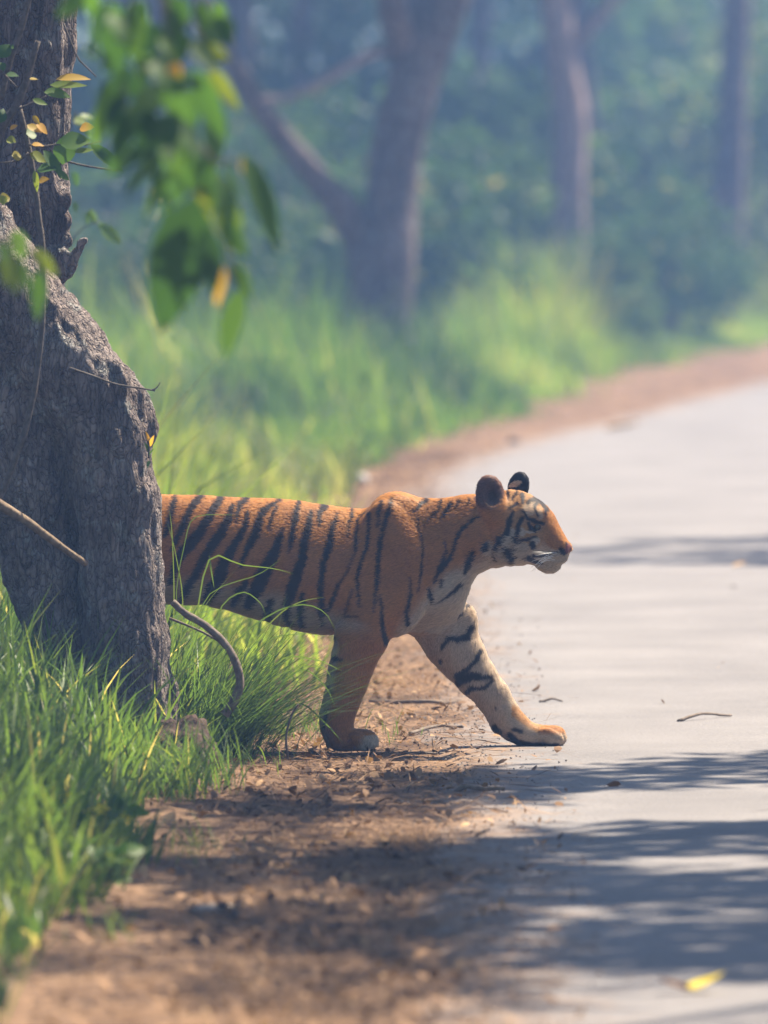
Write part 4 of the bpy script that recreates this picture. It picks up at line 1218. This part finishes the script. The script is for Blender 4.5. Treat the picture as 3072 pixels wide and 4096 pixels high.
# smaller out-of-focus spray beside the trunk
ls = empty('leafy_spray', tuple(at(-60, 520, 20.5)))
tag(ls, 'small blurred spray of yellow-green leaves in front of the big trunk', 'leaves')
stick('twig', [(-60, 500), (10, 520), (50, 530), (85, 560)], 20.5, 0.004, 0.002, M['vine'], None, n=10, parent=ls)
for i, (a, b, w, tn) in enumerate((((80, 1270), (130, 1440), 100, .70), ((50, 1390), (100, 1640), 95, .82), ((165, 1380), (330, 1520), 85, .85), ((215, 1490), (205, 1780), 90, .55), ((0, 1330), (60, 1500), 90, .68), ((0, 1420), (40, 1600), 60, .84), ((120, 1440), (150, 1620), 60, .6))):
    dz = random.uniform(-0.15, 0.15)
    leaf_part(ls, at(a[0] * Z4, a[1] * Z4, 20.5 + dz), at(b[0] * Z4, b[1] * Z4, 20.5 + dz), w * Z4 / (F_D / 20.5), tn, random.uniform(-0.5, 0.5), 300 + i, M['leaf'])
# sapling behind the trunk
sb = empty('sapling', (at(130, 700, 38).x, 38, gz_at(at(130, 700, 38).x, 38)))
tag(sb, 'slender sapling with pale green leaves peeking out behind the big trunk', 'sapling')
stick('stem', [(130, 1372), (128, 1000), (132, 700), (140, 500), (150, 300), (165, 240)], 38, 0.012, 0.004, M['vine'], None, n=20, parent=sb)
stick('twig', [(136, 560), (170, 500), (215, 478)], 38, 0.004, 0.002, M['vine'], None, n=8, parent=sb)
for i, (a, b, w, tn) in enumerate((((490, 1160), (530, 1240), 50, .78), ((500, 1160), (560, 1230), 45, .72), ((545, 1250), (690, 1340), 80, .76), ((540, 1240), (600, 1260), 40, .74), ((400, 660), (520, 720), 90, .82), ((440, 640), (540, 660), 50, .80), ((430, 700), (540, 760), 60, .7),
                                   ((400, 950), (440, 1040), 50, .5), ((400, 1120), (440, 1180), 50, .5), ((470, 1180), (500, 1250), 36, .7))):
    leaf_part(sb, at(a[0] * Z4, a[1] * Z4, 38), at(b[0] * Z4, b[1] * Z4, 38.05), w * Z4 / (F_D / 38), tn, random.uniform(-0.5, 0.5), 400 + i, M['leaf'])

# ------------------------------------------------------------------ fine arching tuft beside the tiger's legs
n = 1300
X = rng.normal(-0.66, 0.10, n); Y = rng.normal(29.62, 0.10, n)
phi = rng.normal(0.0, 0.75, n)
L = rng.uniform(0.25, 0.68, n); W = rng.uniform(0.003, 0.0065, n)
lean = rng.uniform(0.25, 0.85, n); bend = rng.uniform(0.05, 0.55, n)
v, f, t = blades(X, Y, ground_height(X, Y) + 0.0, L, W, phi, lean, bend, 6, np.clip(rng.normal(0.38, 0.2, n), 0, 0.92))
mb = MB(); mb.add(v, f, tint=t)
for pts, w in (([(400, 1560), (425, 1330), (455, 1205), (520, 1220), (590, 1228), (635, 1240)], 0.006), ([(430, 1540), (500, 1400), (580, 1330), (650, 1306), (700, 1322), (725, 1362)], 0.006), ([(395, 1500), (380, 1300), (400, 1170), (420, 1118), (480, 1112), (510, 1113)], 0.003),
               ([(450, 1500), (470, 1330), (520, 1280), (560, 1300), (575, 1330)], 0.005), ([(440, 1540), (520, 1420), (600, 1330), (650, 1300), (700, 1290)], 0.005), ([(420, 1500), (440, 1300), (560, 1240), (610, 1205)], 0.0035),
               ([(520, 1560), (600, 1430), (680, 1425), (740, 1450)], 0.007), ([(540, 1570), (640, 1450), (700, 1480), (725, 1530)], 0.006), ([(560, 1590), (640, 1520), (700, 1560), (745, 1610)], 0.007), ([(480, 1560), (560, 1400), (640, 1370), (720, 1376)], 0.005),
               ([(500, 1580), (600, 1460), (690, 1440), (720, 1470)], 0.005), ([(370, 1480), (376, 1300), (372, 1160), (366, 1100)], 0.004), ([(372, 1500), (395, 1320), (380, 1200), (362, 1130)], 0.004), ([(452, 1200), (456, 1230), (463, 1272)], 0.007)):
    P = spline([(*at(x, y, 29.6 if i else 29.62),) for i, (x, y) in enumerate(pts)], 14)
    tt_ = np.linspace(0, 1, 14)
    ww = w * 0.5 * np.clip(np.minimum(1, 0.5 + 2 * tt_) * (1 - tt_ ** 3), 0.03, 1)
    d_ = np.gradient(P, axis=0); side = np.cross(d_, np.array([0.1, 1.0, 0.2])); side /= np.linalg.norm(side, axis=1, keepdims=True)
    v = np.stack([P - side * ww[:, None], P + side * ww[:, None]], 1).reshape(-1, 3)
    i0 = np.arange(13) * 2
    mb.add(v, np.stack([i0, i0 + 1, i0 + 3, i0 + 2], 1), tint=random.uniform(0.45, 0.92))
# a few short green shoots along the trunk and dirt
def shoots(n, x0, y0, sx_, sy_, h0, h1, w0, w1):
    X = rng.normal(x0, sx_, n); Y = rng.normal(y0, sy_, n)
    v, f, t = blades(X, Y, ground_height(X, Y), rng.uniform(h0, h1, n), rng.uniform(w0, w1, n), rng.uniform(0, 6.28, n), rng.uniform(0.05, 0.5, n), rng.uniform(0, 0.5, n), 4, np.clip(rng.normal(0.5, 0.2, n), 0, 0.95))
    mb.add(v, f, tint=t)
for x, y, c_ in ((590, 1590, 90), (650, 1585, 70), (690, 1560, 60), (820, 1600, 16), (835, 1590, 10), (420, 1835, 60), (330, 1690, 60), (400, 1725, 110), (350, 1715, 90), (450, 1705, 90), (520, 1640, 50), (250, 2030, 30), (470, 1620, 60), (600, 1660, 14)):
    g_ = on_ground(x, y); tall_ = 2.0 if y > 1700 and y < 1730 else 1.0
    shoots(c_, g_.x, g_.y, 0.05, 0.25 / tall_, 0.05 * tall_, 0.16 * tall_, 0.002, 0.005 * tall_)
tag(mb.build('grass_tuft', M['grass']), 'fine arching grass tuft leaning towards the tiger front legs', 'grass', kind='stuff')

# low broad-leaved weeds with yellow flowers at the grass edge
M['petal'] = plain_material('petal', (0.75, 0.50, 0.02), (0.85, 0.62, 0.03), 20, 0.6, 0.1)
def weed(x, y, h, nl, nf, seed, label):
    g = random.Random(seed); b = on_ground(x, y); b.z = gz_at(b.x, b.y)
    e = empty('flowering_weed', b); tag(e, label, 'weed')
    for k in range(3):
        a_ = g.uniform(0, 6.28); top = b + Vector((math.cos(a_) * h * .4, math.sin(a_) * h * .4, h * g.uniform(.7, 1)))
        P = spline([tuple(b), tuple(b.lerp(top, .5) + Vector((0, 0, h * .12))), tuple(top)], 8)
        v, q, t = tube(P - np.array(b), np.linspace(0.004, 0.002, 8), 5); mesh_np('stem', v, [q, t], M['vine'], e)
        for j in range(nl):
            p0 = Vector(P[g.randint(2, 7)]); d = Vector((g.uniform(-1, 1), g.uniform(-1, 1), g.uniform(-.3, .6))).normalized() * g.uniform(.05, .10)
            leaf_part(e, p0, p0 + d, g.uniform(.025, .045), g.uniform(.4, .85), g.uniform(-.6, .6), seed * 50 + k * 10 + j, M['leaf'])
        if k < nf:
            mb = MB()
            for j in range(6):
                v, q = leaf_arrays(0.028, 0.018, 0.2, 0.1, 3, j)
                v = v @ np.array(Matrix.Rotation(j * 1.047, 3, 'Z') @ Matrix.Rotation(-0.4, 3, 'Y')).T.astype(np.float32)
                v = v @ np.array(Matrix.Rotation(0.9, 3, 'X')).T.astype(np.float32)
                mb.add(v + np.array(top - b, np.float32), q)
            mb.build('flower', M['petal'], e)
weed(228, 1835, 0.16, 7, 2, 31, 'small weed with yellow flowers at the grass edge above the dirt')
weed(170, 1850, 0.20, 8, 2, 32, 'taller yellow-flowered weed deeper in the grass')
weed(228, 1930, 0.14, 8, 0, 33, 'low bright green leafy weed at the grass edge without flowers')

# ------------------------------------------------------------------ litter, gravel and single finds on the verge
def litter(n, xy, seed):
    g = np.random.default_rng(seed)
    X, Y = xy(n, g)
    n = len(X)
    Z = np.array(ground_height(X, Y)) + g.uniform(0.002, 0.014, n)
    Z = np.where(X > road_left(Y) + 0.1, np.maximum(Z, 0.014), Z)
    L = 0.010 + 0.045 * g.random(n) ** 2.2; W = L * g.uniform(0.2, 0.7, n)
    straw = g.random(n) < 0.55
    L[straw] = g.uniform(0.05, 0.20, straw.sum()); W[straw] = g.uniform(0.0015, 0.004, straw.sum())
    ph = g.uniform(0, 6.28, n); tilt = g.normal(0, 0.42, n); tilt[straw] *= 0.4
    ax = np.stack([np.cos(ph) * np.cos(tilt), np.sin(ph) * np.cos(tilt), np.sin(tilt)], 1)
    b = np.stack([-np.sin(ph), np.cos(ph), g.normal(0, 0.35, n)], 1)
    nn = np.cross(ax, b)
    pos = np.stack([X, Y, Z + np.abs(np.sin(tilt)) * L * 0.4], 1)
    v = np.empty((n, 6, 3), np.float32)
    curl = (g.uniform(-0.1, 0.35, n) * W)[:, None]
    for i, (u, w_, c_) in enumerate(((-.5, 0, 0), (-.1, .5, 1), (-.1, -.5, 1), (.25, .42, 1.2), (.25, -.42, 1.2), (.5, 0, .6))):
        v[:, i] = pos + ax * (u * L)[:, None] + b * (w_ * W)[:, None] + nn * curl * c_
    i0 = np.arange(n) * 6
    t = np.concatenate([np.stack([i0, i0 + 2, i0 + 1], 1), np.stack([i0 + 3, i0 + 4, i0 + 5], 1)])
    q = np.stack([i0 + 1, i0 + 2, i0 + 4, i0 + 3], 1)
    tint = np.clip(g.beta(2, 2.2, n) + 0.5 * (vnoise(np.stack([X, Y * 0.6, 0 * X], 1), 2.2, 91) - 0.5), 0, 1)
    return v.reshape(-1, 3), q, t, np.repeat(tint, 6)
def lit_xy(n, g):
    Y = 17 + 50 * g.random(n) ** 1.5
    e = road_left(Y)
    c = e - 0.35 + g.normal(0, 0.33, n)
    k = c < e + 0.55
    return c[k], Y[k]
def lit_far(n, g):
    Y = g.uniform(55, 115, n)
    return road_left(Y) - np.interp(Y, [55, 66, 94, 115], [0.4, 0.5, 1.2, 1.3]) + g.normal(0, 1, n) * np.interp(Y, [55, 66, 94], [0.35, 0.4, 0.8]), Y
def lit_road(n, g):
    Y = g.uniform(17, 60, n)
    return road_left(Y) + 0.3 + g.random(n) ** 2 * 3.2, Y
mb = MB()
for n, fn_xy, sd in ((45000, lit_xy, 5), (9000, lit_far, 6), (120, lit_road, 7)):
    v, q, t, ti = litter(n, fn_xy, sd); mb.add(v, q, t, ti)
tag(mb.build('leaf_litter', M['litter'], smooth=False), 'brown dry leaf and straw litter strewn along the dirt verge', 'litter', kind='stuff')
# gravel crumbs
n = 5200
Yg = rng.uniform(18, 45, n); Xg = road_left(Yg) + 0.12 + rng.normal(0, 0.16, n)
Zg = np.where(Xg > road_left(Yg), 0.010, ground_height(Xg, Yg)) + 0.002
rg = 0.0012 + 0.004 * rng.random(n) ** 2
oc = np.array([(1, 0, 0), (0, 1, 0), (-1, 0, 0), (0, -1, 0), (0, 0, 0.8), (0, 0, -0.8)], np.float32)
oc_t = np.array([(0, 1, 4), (1, 2, 4), (2, 3, 4), (3, 0, 4), (1, 0, 5), (2, 1, 5), (3, 2, 5), (0, 3, 5)])
v = oc[None] * rg[:, None, None] * rng.uniform(0.7, 1.4, (n, 6, 1)) + np.stack([Xg, Yg, Zg], 1)[:, None]
t = (oc_t[None] + (np.arange(n) * 6)[:, None, None]).reshape(-1, 3)
mb = MB(); mb.add(v.reshape(-1, 3), None, t)
M['gravel'] = plain_material('gravel', (0.07, 0.065, 0.062), (0.22, 0.20, 0.19), 25, 0.9, 0.2)
tag(mb.build('gravel', M['gravel'], smooth=False), 'dark loose gravel crumbs along the broken road edge', 'gravel', kind='stuff')

def rock(name, x, y, rx_, ry_, rz_, mat, label, seed):
    g_ = on_ground(x, y); z = surf_z(g_.x, g_.y)
    v, q, t = uv_sphere(1.0, 14, 10)
    d = 0.75 + 0.5 * fbm(v + seed * 3.1, 1.4, 3, seed)
    v = v * d[:, None] * np.array((rx_, ry_, rz_), np.float32)
    o = mesh_np(name, v, [q, t], mat, None, True)
    o.location = (g_.x, g_.y, z + rz_ * 0.45)
    return tag(o, label, 'stone')
rock('white_stone', 782, 1040, 0.055, 0.05, 0.045, M['pale_stone'], 'rounded white stone on the dirt beside the far road edge', 3)
rock('flat_stone', 458, 1962, 0.08, 0.09, 0.014, M['stone'], 'flat pale stone lying on the sunlit dirt verge', 5)
rock('dark_stone', 506, 1974, 0.017, 0.02, 0.017, M['dark_stone'], 'small dark stone next to the flat pale stone', 8)
rock('dark_stone', 1108, 955, 0.05, 0.05, 0.04, M['dark_stone'], 'dark stone on the outer edge of the road bend', 9)

def fallen_leaf(x, y, L, W, ang, tint, label, seed, lift=0.4, mat='litter', cat='leaf'):
    g_ = on_ground(x, y); z = surf_z(g_.x, g_.y)
    v, q = leaf_arrays(L, W, 0.45, -lift, 8, seed)
    v[:, 0] -= L / 2
    R = np.array(Matrix.Rotation(ang, 3, 'Z'))
    v = v @ R.T.astype(np.float32)
    v[:, 2] -= v[:, 2].min() - 0.002
    o = mesh_np('fallen_leaf', v, q, M[mat], None, True, {'tint': np.full(len(v), tint, np.float32)})
    o.location = (g_.x, g_.y, z + 0.004)
    return tag(o, label, cat)
M['yellow_leaf'] = leaf_material('yellow_leaf', [(0.0, (0.07, 0.03, 0.015)), (0.5, (0.40, 0.30, 0.03)), (1.0, (0.70, 0.56, 0.07))], 0.35, 1.3, 0.6)
o = fallen_leaf(1520, 2150, 0.10, 0.075, 0.2, 1.0, 'curled yellow and brown fallen leaf lying on the road', 21, 0.45, 'yellow_leaf')
v, q = leaf_arrays(0.085, 0.05, 0.6, -0.35, 6, 5); v = v @ np.array(Matrix.Rotation(3.3, 3, 'Z')).T.astype(np.float32) + np.array((-0.03, -0.01, 0.004), np.float32)
v[:, 2] -= min(0, v[:, 2].min())
mesh_np('brown_half', v, q, M['yellow_leaf'], o, True, {'tint': np.zeros(len(v), np.float32)})
fallen_leaf(1597, 1232, 0.085, 0.05, 0.4, 1.0, 'pale dry leaf on the sunlit road beyond the tiger', 22, 0.3)
fallen_leaf(362, 1778, 0.075, 0.06, 1.0, 0.95, 'pinkish curled dry leaf on the dirt near the grass edge', 23, 0.6)
fallen_leaf(1040, 1815, 0.06, 0.03, 0.3, 0.25, 'brown dry leaf at the shaded road edge', 24, 0.5)
fallen_leaf(1345, 930, 0.35, 0.2, 0.1, 0.9, 'large buff dry leaf at the far side of the bend', 25, 0.2)

def ground_stick(x0, y0, x1, y1, r, mat, label, lift=0.006, cat='twig', curve=0.0, seed=1):
    a, b = on_ground(x0, y0), on_ground(x1, y1)
    pts = []
    for i in range(7):
        t_ = i / 6; q_ = a.lerp(b, t_)
        q_.z = surf_z(q_.x, q_.y) + r + lift * math.sin(t_ * 3.1) + 0.004 * math.sin(seed + 7 * t_)
        q_.y += curve * math.sin(math.pi * t_)
        pts.append(tuple(q_))
    P = spline(pts, 14)
    v, q, t = tube(P, np.linspace(r, r * 0.6, 14), 7, True, 0.15, seed)
    o = mesh_np('twig', v, [q, t], mat, None, True, None, P[0])
    return tag(o, label, cat)
ground_stick(885, 1585, 1000, 1578, 0.008, M['darkstick'], 'greenish crooked twig on the dirt between the tiger front paws', 0.02, seed=2, curve=0.15)
ground_stick(800, 1512, 1000, 1520, 0.010, M['darkstick'], 'long dark twig on the dirt behind the tiger paws', 0.02, seed=3, curve=-0.3)
ground_stick(1165, 1521, 1215, 1520, 0.006, M['darkstick'], 'short dark twig on the road just past the outstretched foreleg', 0.004, seed=4)
ground_stick(1465, 1566, 1580, 1556, 0.007, M['darkstick'], 'thin brown twig lying on the open road ahead of the tiger', 0.012, seed=5)
ground_stick(855, 1630, 985, 1622, 0.006, M['darkstick'], 'straight brown stick on the dirt in front of the planted paw', 0.006, seed=6)
ground_stick(985, 1712, 1090, 1716, 0.010, M['stick'], 'short stout pale stick at the shaded road edge', 0.006, seed=7)
stick('upright_twig', [(622, 1640), (618, 1590), (630, 1545), (645, 1520)], 29.2, 0.005, 0.003, M['vine'], 'dark upright curved twig beside the planted paw', 'twig', 10)

def straw_clump(x, y, n, label, s):
    g_ = on_ground(x, y); z = surf_z(g_.x, g_.y)
    g = np.random.default_rng(n)
    X = g.normal(0, s, n); Y = g.normal(0, s * 1.2, n)
    v, f, t = blades(X, Y, np.full(n, 0.002), g.uniform(0.04, 0.12, n), g.uniform(0.0015, 0.003, n), g.uniform(0, 6.28, n), g.uniform(0.5, 0.93, n), g.uniform(0.0, 0.5, n), 4, g.uniform(0.55, 1, n))
    v[:, 2] = np.maximum(v[:, 2], 0.001)
    mb = MB(); mb.add(v, f, tint=t)
    o = mb.build('straw_clump', M['litter']); o.location = (g_.x, g_.y, z)
    tag(o, label, 'straw', kind='stuff')
straw_clump(905, 1818, 460, 'golden clump of dry straw at the road edge', 0.085)
straw_clump(830, 1475, 260, 'dry straw heap on the verge behind the planted foreleg', 0.10)

# ------------------------------------------------------------------ forest behind
def trunk_mesh(name, path, mat, parent, sides=16, n=30, wob=0.05, seed=0):
    """path: list of (x, y, z, r) in world"""
    P = spline(path, n)
    v, q, t = tube(P[:, :3], np.maximum(P[:, 3], 0.01), sides, True, 0.0, seed)
    nn = (fbm(v * np.array([1, 1, 0.4], np.float32), 3.0, 3, seed) - 0.5)
    ctr = np.repeat(P[:, :3], sides, 0)
    v[:len(ctr)] += ((v[:len(ctr)] - ctr) * (nn[:len(ctr), None] * wob * 6)).astype(np.float32)
    return mesh_np(name, v - np.array(parent.location, np.float32), [q, t], mat, parent)
def W4(x, y, Y, r): p_ = at(x, y, Y); return (p_.x, p_.y, p_.z, r / (F_D / Y))

def crown_part(parent, centers, radii, n, size, seed, mat='leaf', tint=(0.15, 0.8), name='crown'):
    v, t, ti = leaf_cloud(n, centers, radii, size, 0.55, 0.7, tint[0], tint[1], 0.03, seed)
    mb = MB(); mb.add(v - np.array(parent.location, np.float32), None, t, ti)
    return mb.build(name, M[mat], parent)

def rand_crown(c, R, H, k, rr, seed):
    g = np.random.default_rng(seed)
    d = g.normal(0, 1, (k, 3)); d /= np.linalg.norm(d, axis=1, keepdims=True)
    d *= (0.45 + 0.55 * g.random((k, 1)) ** 0.5)
    return np.array(c) + d * np.array([R, R, H]), g.uniform(rr * 0.6, rr * 1.3, k)

Yb = 82.0
ft = empty('forked_tree', (at(815, 870, Yb).x, Yb, 0.0))
tag(ft, 'thick dark leaning tree with a low side limb, rising from the hazy grass', 'tree')
trunk_mesh('trunk', [W4(812, 900, Yb, 86), W4(814, 800, Yb, 80), W4(818, 700, Yb, 74), W4(832, 560, Yb, 66), W4(846, 420, Yb, 58), W4(862, 300, Yb, 56), W4(890, 180, Yb, 60), W4(925, 70, Yb, 62), W4(965, -40, Yb, 60), W4(1030, -250, Yb, 52), W4(1060, -600, Yb, 44), W4(1030, -1100, Yb, 30)], M['far_bark'], ft, 20, 60, 0.05, 4)
trunk_mesh('limb', [W4(800, 640, Yb, 40), W4(775, 505, Yb, 44), W4(715, 420, Yb - .3, 34), W4(650, 345, Yb - .6, 28), W4(590, 270, Yb - .9, 26), W4(530, 180, Yb - 1.2, 24), W4(460, 60, Yb - 1.5, 22), W4(380, -100, Yb - 1.8, 18)], M['far_bark'], ft, 12, 30, 0.06, 5)
trunk_mesh('limb', [W4(880, 130, Yb, 34), W4(850, 40, Yb - .4, 34), W4(835, -60, Yb - .8, 30), W4(780, -300, Yb - 1.2, 22)], M['far_bark'], ft, 12, 16, 0.06, 6)
trunk_mesh('limb', [W4(860, 110, Yb, 14), W4(800, 115, Yb - .5, 12), W4(740, 150, Yb - .9, 10), W4(640, 205, Yb - 1.2, 9), W4(560, 215, Yb - 1.5, 6)], M['pale_bark'], ft, 8, 16, 0.06, 7)
cs, rs = rand_crown((0.5, Yb + 0.5, 10.5), 4.2, 2.6, 26, 1.1, 4)
crown_part(ft, cs, rs, 5200, 0.24, 44)

Yp = 110.0
pt = empty('pale_tree', (at(1225, 766, Yp).x, Yp, 0.0))
tag(pt, 'slim pinkish tree trunk catching sunlight among the hazy bushes', 'tree')
trunk_mesh('trunk', [W4(1232, 790, Yp, 46), W4(1230, 600, Yp, 42), W4(1228, 400, Yp, 40), W4(1232, 260, Yp, 38), W4(1215, 140, Yp, 36), W4(1200, 0, Yp, 34), W4(1190, -200, Yp, 32), W4(1170, -900, Yp, 22)], M['pale_bark'], pt, 14, 40, 0.04, 8)
trunk_mesh('limb', [W4(1215, 120, Yp, 16), W4(1290, 40, Yp, 14), W4(1380, -80, Yp, 12), W4(1500, -300, Yp, 8)], M['pale_bark'], pt, 8, 16, 0.05, 9)
cs, rs = rand_crown((2.5, Yp, 12), 3.6, 2.4, 20, 1.0, 5)
crown_part(pt, cs, rs, 3600, 0.26, 45)

Yd = 122.0
dt = empty('straight_tree', (at(1575, 735, Yd).x, Yd, 0.0))
tag(dt, 'straight dark trunk standing alone before bright hazy foliage', 'tree')
trunk_mesh('trunk', [W4(1572, 760, Yd, 36), W4(1575, 500, Yd, 34), W4(1578, 330, Yd, 33), W4(1585, 160, Yd, 32), W4(1592, 0, Yd, 31), W4(1600, -250, Yd, 28), W4(1600, -800, Yd, 20)], M['far_bark'], dt, 14, 40, 0.04, 10)
cs, rs = rand_crown((5.2, Yd, 12), 3.4, 2.4, 20, 1.0, 6)
crown_part(dt, cs, rs, 3400, 0.26, 46)

# understory bushes: three shapes, copied
def make_bush(seed, R, H, n, size, tint, label):
    b = empty('bush', (0, 0, 0))
    tag(b, label, 'bush', 'hazy bushes of the forest edge')
    mb = MB(); g = random.Random(seed)
    ends = []
    for i in range(6):
        a = g.uniform(0, 6.28); e = (math.cos(a) * R * g.uniform(.3, .8), math.sin(a) * R * g.uniform(.3, .8), H * g.uniform(.5, .95))
        P = spline([(0, 0, -0.05), (e[0] * .25, e[1] * .25, e[2] * .45), e], 8)
        v, q, t = tube(P, np.linspace(0.045, 0.012, 8), 6); mb = MB(); mb.add(v, q, t); mb.build('stem', M['far_bark'], b); ends.append(e)
    cs, rs = rand_crown((0, 0, H * 0.52), R * 0.8, H * 0.42, 22, R * 0.30, seed)
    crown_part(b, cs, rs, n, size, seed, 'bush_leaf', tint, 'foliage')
    return b
def copy_tree(o, parent=None):
    c = o.copy(); COL.objects.link(c); c.parent = parent
    for ch in o.children: copy_tree(ch, c)
    return c
kinds = {}
spots = [  # x pixel, depth, scale, kind
 (420, 84, 0.75, 0), (560, 92, 1.0, 0), (690, 98, 1.15, 0), (330, 96, 1.1, 0), (760, 112, 1.3, 0), (480, 116, 1.35, 0), (200, 112, 1.3, 0), (600, 132, 1.6, 0), (880, 134, 1.5, 0), (340, 140, 1.6, 0),
 (1000, 100, 0.85, 1), (1100, 112, 1.05, 1), (1020, 124, 1.3, 1), (1160, 128, 1.35, 1), (1300, 118, 1.0, 1), (1390, 110, 0.72, 0), (1450, 114, 0.66, 0), (1330, 104, 0.5, 1),
 (1480, 135, 1.35, 2), (1640, 130, 1.15, 2), (1720, 126, 1.2, 2), (1400, 146, 1.6, 2), (1580, 152, 1.7, 2), (1250, 148, 1.6, 1), (1800, 140, 1.6, 2), (-20, 120, 1.4, 0), (60, 100, 1.1, 0)]
KL = [(11, 2.0, 3.4, 3600, 0.17, (0.0, 0.55), 'dense dark green bush in the blue haze behind the leaning tree'), (12, 1.7, 3.2, 3000, 0.18, (0.2, 0.75), 'mid green bush in the haze beyond the leaning tree'), (13, 1.9, 3.6, 3000, 0.19, (0.45, 0.95), 'light yellow-green sunlit bush beyond the straight dark trunk')]  # tint ranges include the light: dark for shaded bushes, yellow-green for sunlit
GR = ['dark bushes behind the leaning tree', 'mid green bushes of the forest edge', 'sunlit bushes beyond the bend']
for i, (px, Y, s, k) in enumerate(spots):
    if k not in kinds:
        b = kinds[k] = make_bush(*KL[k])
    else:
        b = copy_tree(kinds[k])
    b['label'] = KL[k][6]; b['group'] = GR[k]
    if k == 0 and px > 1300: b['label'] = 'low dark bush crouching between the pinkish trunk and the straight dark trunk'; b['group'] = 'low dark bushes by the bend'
    b.location = ((px - 829.5) / F_D * Y, Y, 0.03)
    b.rotation_euler = (0, 0, i * 1.7)
    b.scale = (s, s, s * random.uniform(0.9, 1.15))
# farther trees of the wood, copies of one pattern
wt = empty('forest_tree', (0, 0, 0))
tag(wt, 'tall forest tree with slim trunk in the haze at the back', 'tree', 'tall trees of the wood at the back')
trunk_mesh('trunk', [(0, 0, -0.2, 0.26), (0.05, 0, 2, 0.22), (-0.1, 0.1, 5, 0.19), (0.15, 0, 8, 0.15), (0.1, 0, 12, 0.08)], M['far_bark'], wt, 10, 20, 0.05, 12)
cs, rs = rand_crown((0, 0, 9.0), 3.4, 4.2, 34, 1.15, 16)
crown_part(wt, cs, rs, 7600, 0.30, 47)
wspots = [(-2.8, 104), (-5.5, 96), (-8.5, 88), (-1.2, 128), (-6.5, 122), (1.5, 140), (-3.6, 150), (4.4, 160), (-9.5, 112), (0.5, 172), (-7, 160), (7.0, 176), (11.5, 168), (-9, 70), (-8, 46), (3.2, 132), (-4, 90), (-7, 104), (0.5, 112), (3.5, 148), (-4.5, 136), (-2.0, 116)]
for i, (x, y) in enumerate(wspots):
    b = wt if i == 0 else copy_tree(wt)
    b.location = (x, y, 0.0); b.rotation_euler = (0, 0, i * 2.1); s = random.uniform(0.9, 1.25); b.scale = (s, s, s)
# far wood that reads as one mass
cent = []; rad = []
for i in range(300):
    x = rng.uniform(-24, 34); y = rng.uniform(172, 215)
    cent.append((x, y, rng.uniform(0.5, 13))); rad.append(rng.uniform(1.4, 3.0))
v, t, ti = leaf_cloud(60000, cent, rad, 0.50, 0.6, 0.8, 0.1, 0.7, 0.02, 51)
mb = MB(); mb.add(v, None, t, ti)
tag(mb.build('far_wood', M['bush_leaf']), 'far blue-green mass of woodland closing the view', 'woodland', kind='stuff')

# roadside trees right of the road whose crowns throw the shade across the tarmac
def shade_tree(x, y, z0, R, H, k, n, seed, label, over=0.5):
    e = empty('roadside_tree', (x, y, 0))
    tag(e, label, 'tree', 'trees shading the road')
    trunk_mesh('trunk', [(x, y, -0.2, 0.24), (x + .1, y, 2.5, 0.20), (x - .2, y + .1, 5, 0.17), (x - .4 - over * .3, y, z0 - 1, 0.12), (x - over, y, z0 + H * 0.7, 0.05)], M['far_bark'], e, 12, 24, 0.05, seed)
    g = np.random.default_rng(seed)
    cs, rs = rand_crown((x - over, y, z0), R, H, k, 0.62, seed)
    for c in cs[::2]:
        mb = MB()
        P = spline([(x - .3, y, z0 - H * 0.6), ((x - .3 + c[0]) / 2, (y + c[1]) / 2, (z0 - H * .3 + c[2]) / 2 + .2), tuple(c)], 8)
        v, q, t = tube(P, np.linspace(0.07, 0.015, 8), 6); mb.add(v - np.array((x, y, 0), np.float32), q, t)
        mb.build('limb', M['far_bark'], e)
    crown_part(e, cs, rs, n, 0.20, seed + 1)
shade_tree(6.2, 30.2, 7.2, 3.0, 1.5, 26, 5000, 61, 'leafy roadside tree at the inner side of the road, level with the tiger')
shade_tree(5.4, 26.6, 7.0, 2.8, 1.5, 24, 3000, 62, 'leafy roadside tree on the inner side, a few steps short of the tiger')
shade_tree(6.3, 24.6, 8.6, 2.6, 1.4, 16, 1900, 64, 'slender roadside tree at the inner side of the road, between its two leafier neighbours')
shade_tree(5.0, 28.4, 9.2, 2.3, 1.3, 16, 1500, 65, 'unseen roadside tree added to shade the grass, its crown overhanging the tarmac', 1.8)  # out of view, put in to throw partial shade on the left grass
shade_tree(7.8, 50.5, 9.0, 2.4, 1.5, 14, 1900, 63, 'thin-crowned roadside tree at the inner side of the road, well past the tiger')

# ------------------------------------------------------------------ haze
hx0, hx1, hy0, hy1, hz0, hz1 = -320, 320, -70, 430, -1.2, 19.5
hv = np.array([(x, y, z) for z in (hz0, hz1) for y in (hy0, hy1) for x in (hx0, hx1)], np.float32)
hf = np.array([(0, 2, 3, 1), (4, 5, 7, 6), (0, 1, 5, 4), (2, 6, 7, 3), (0, 4, 6, 2), (1, 3, 7, 5)])
m, nt, out = new_mat('haze_air')
pv = nt.nodes.new('ShaderNodeVolumePrincipled')
pv.inputs['Color'].default_value = (*HAZE_COLOR, 1)
pv.inputs['Density'].default_value = HAZE_DENSITY
pv.inputs['Anisotropy'].default_value = 0.25
nt.links.new(pv.outputs[0], out.inputs['Volume'])
hz = mesh_np('haze', hv, hf, m, None, False)
tag(hz, 'pale blue morning haze filling the forest air', 'haze', kind='stuff')
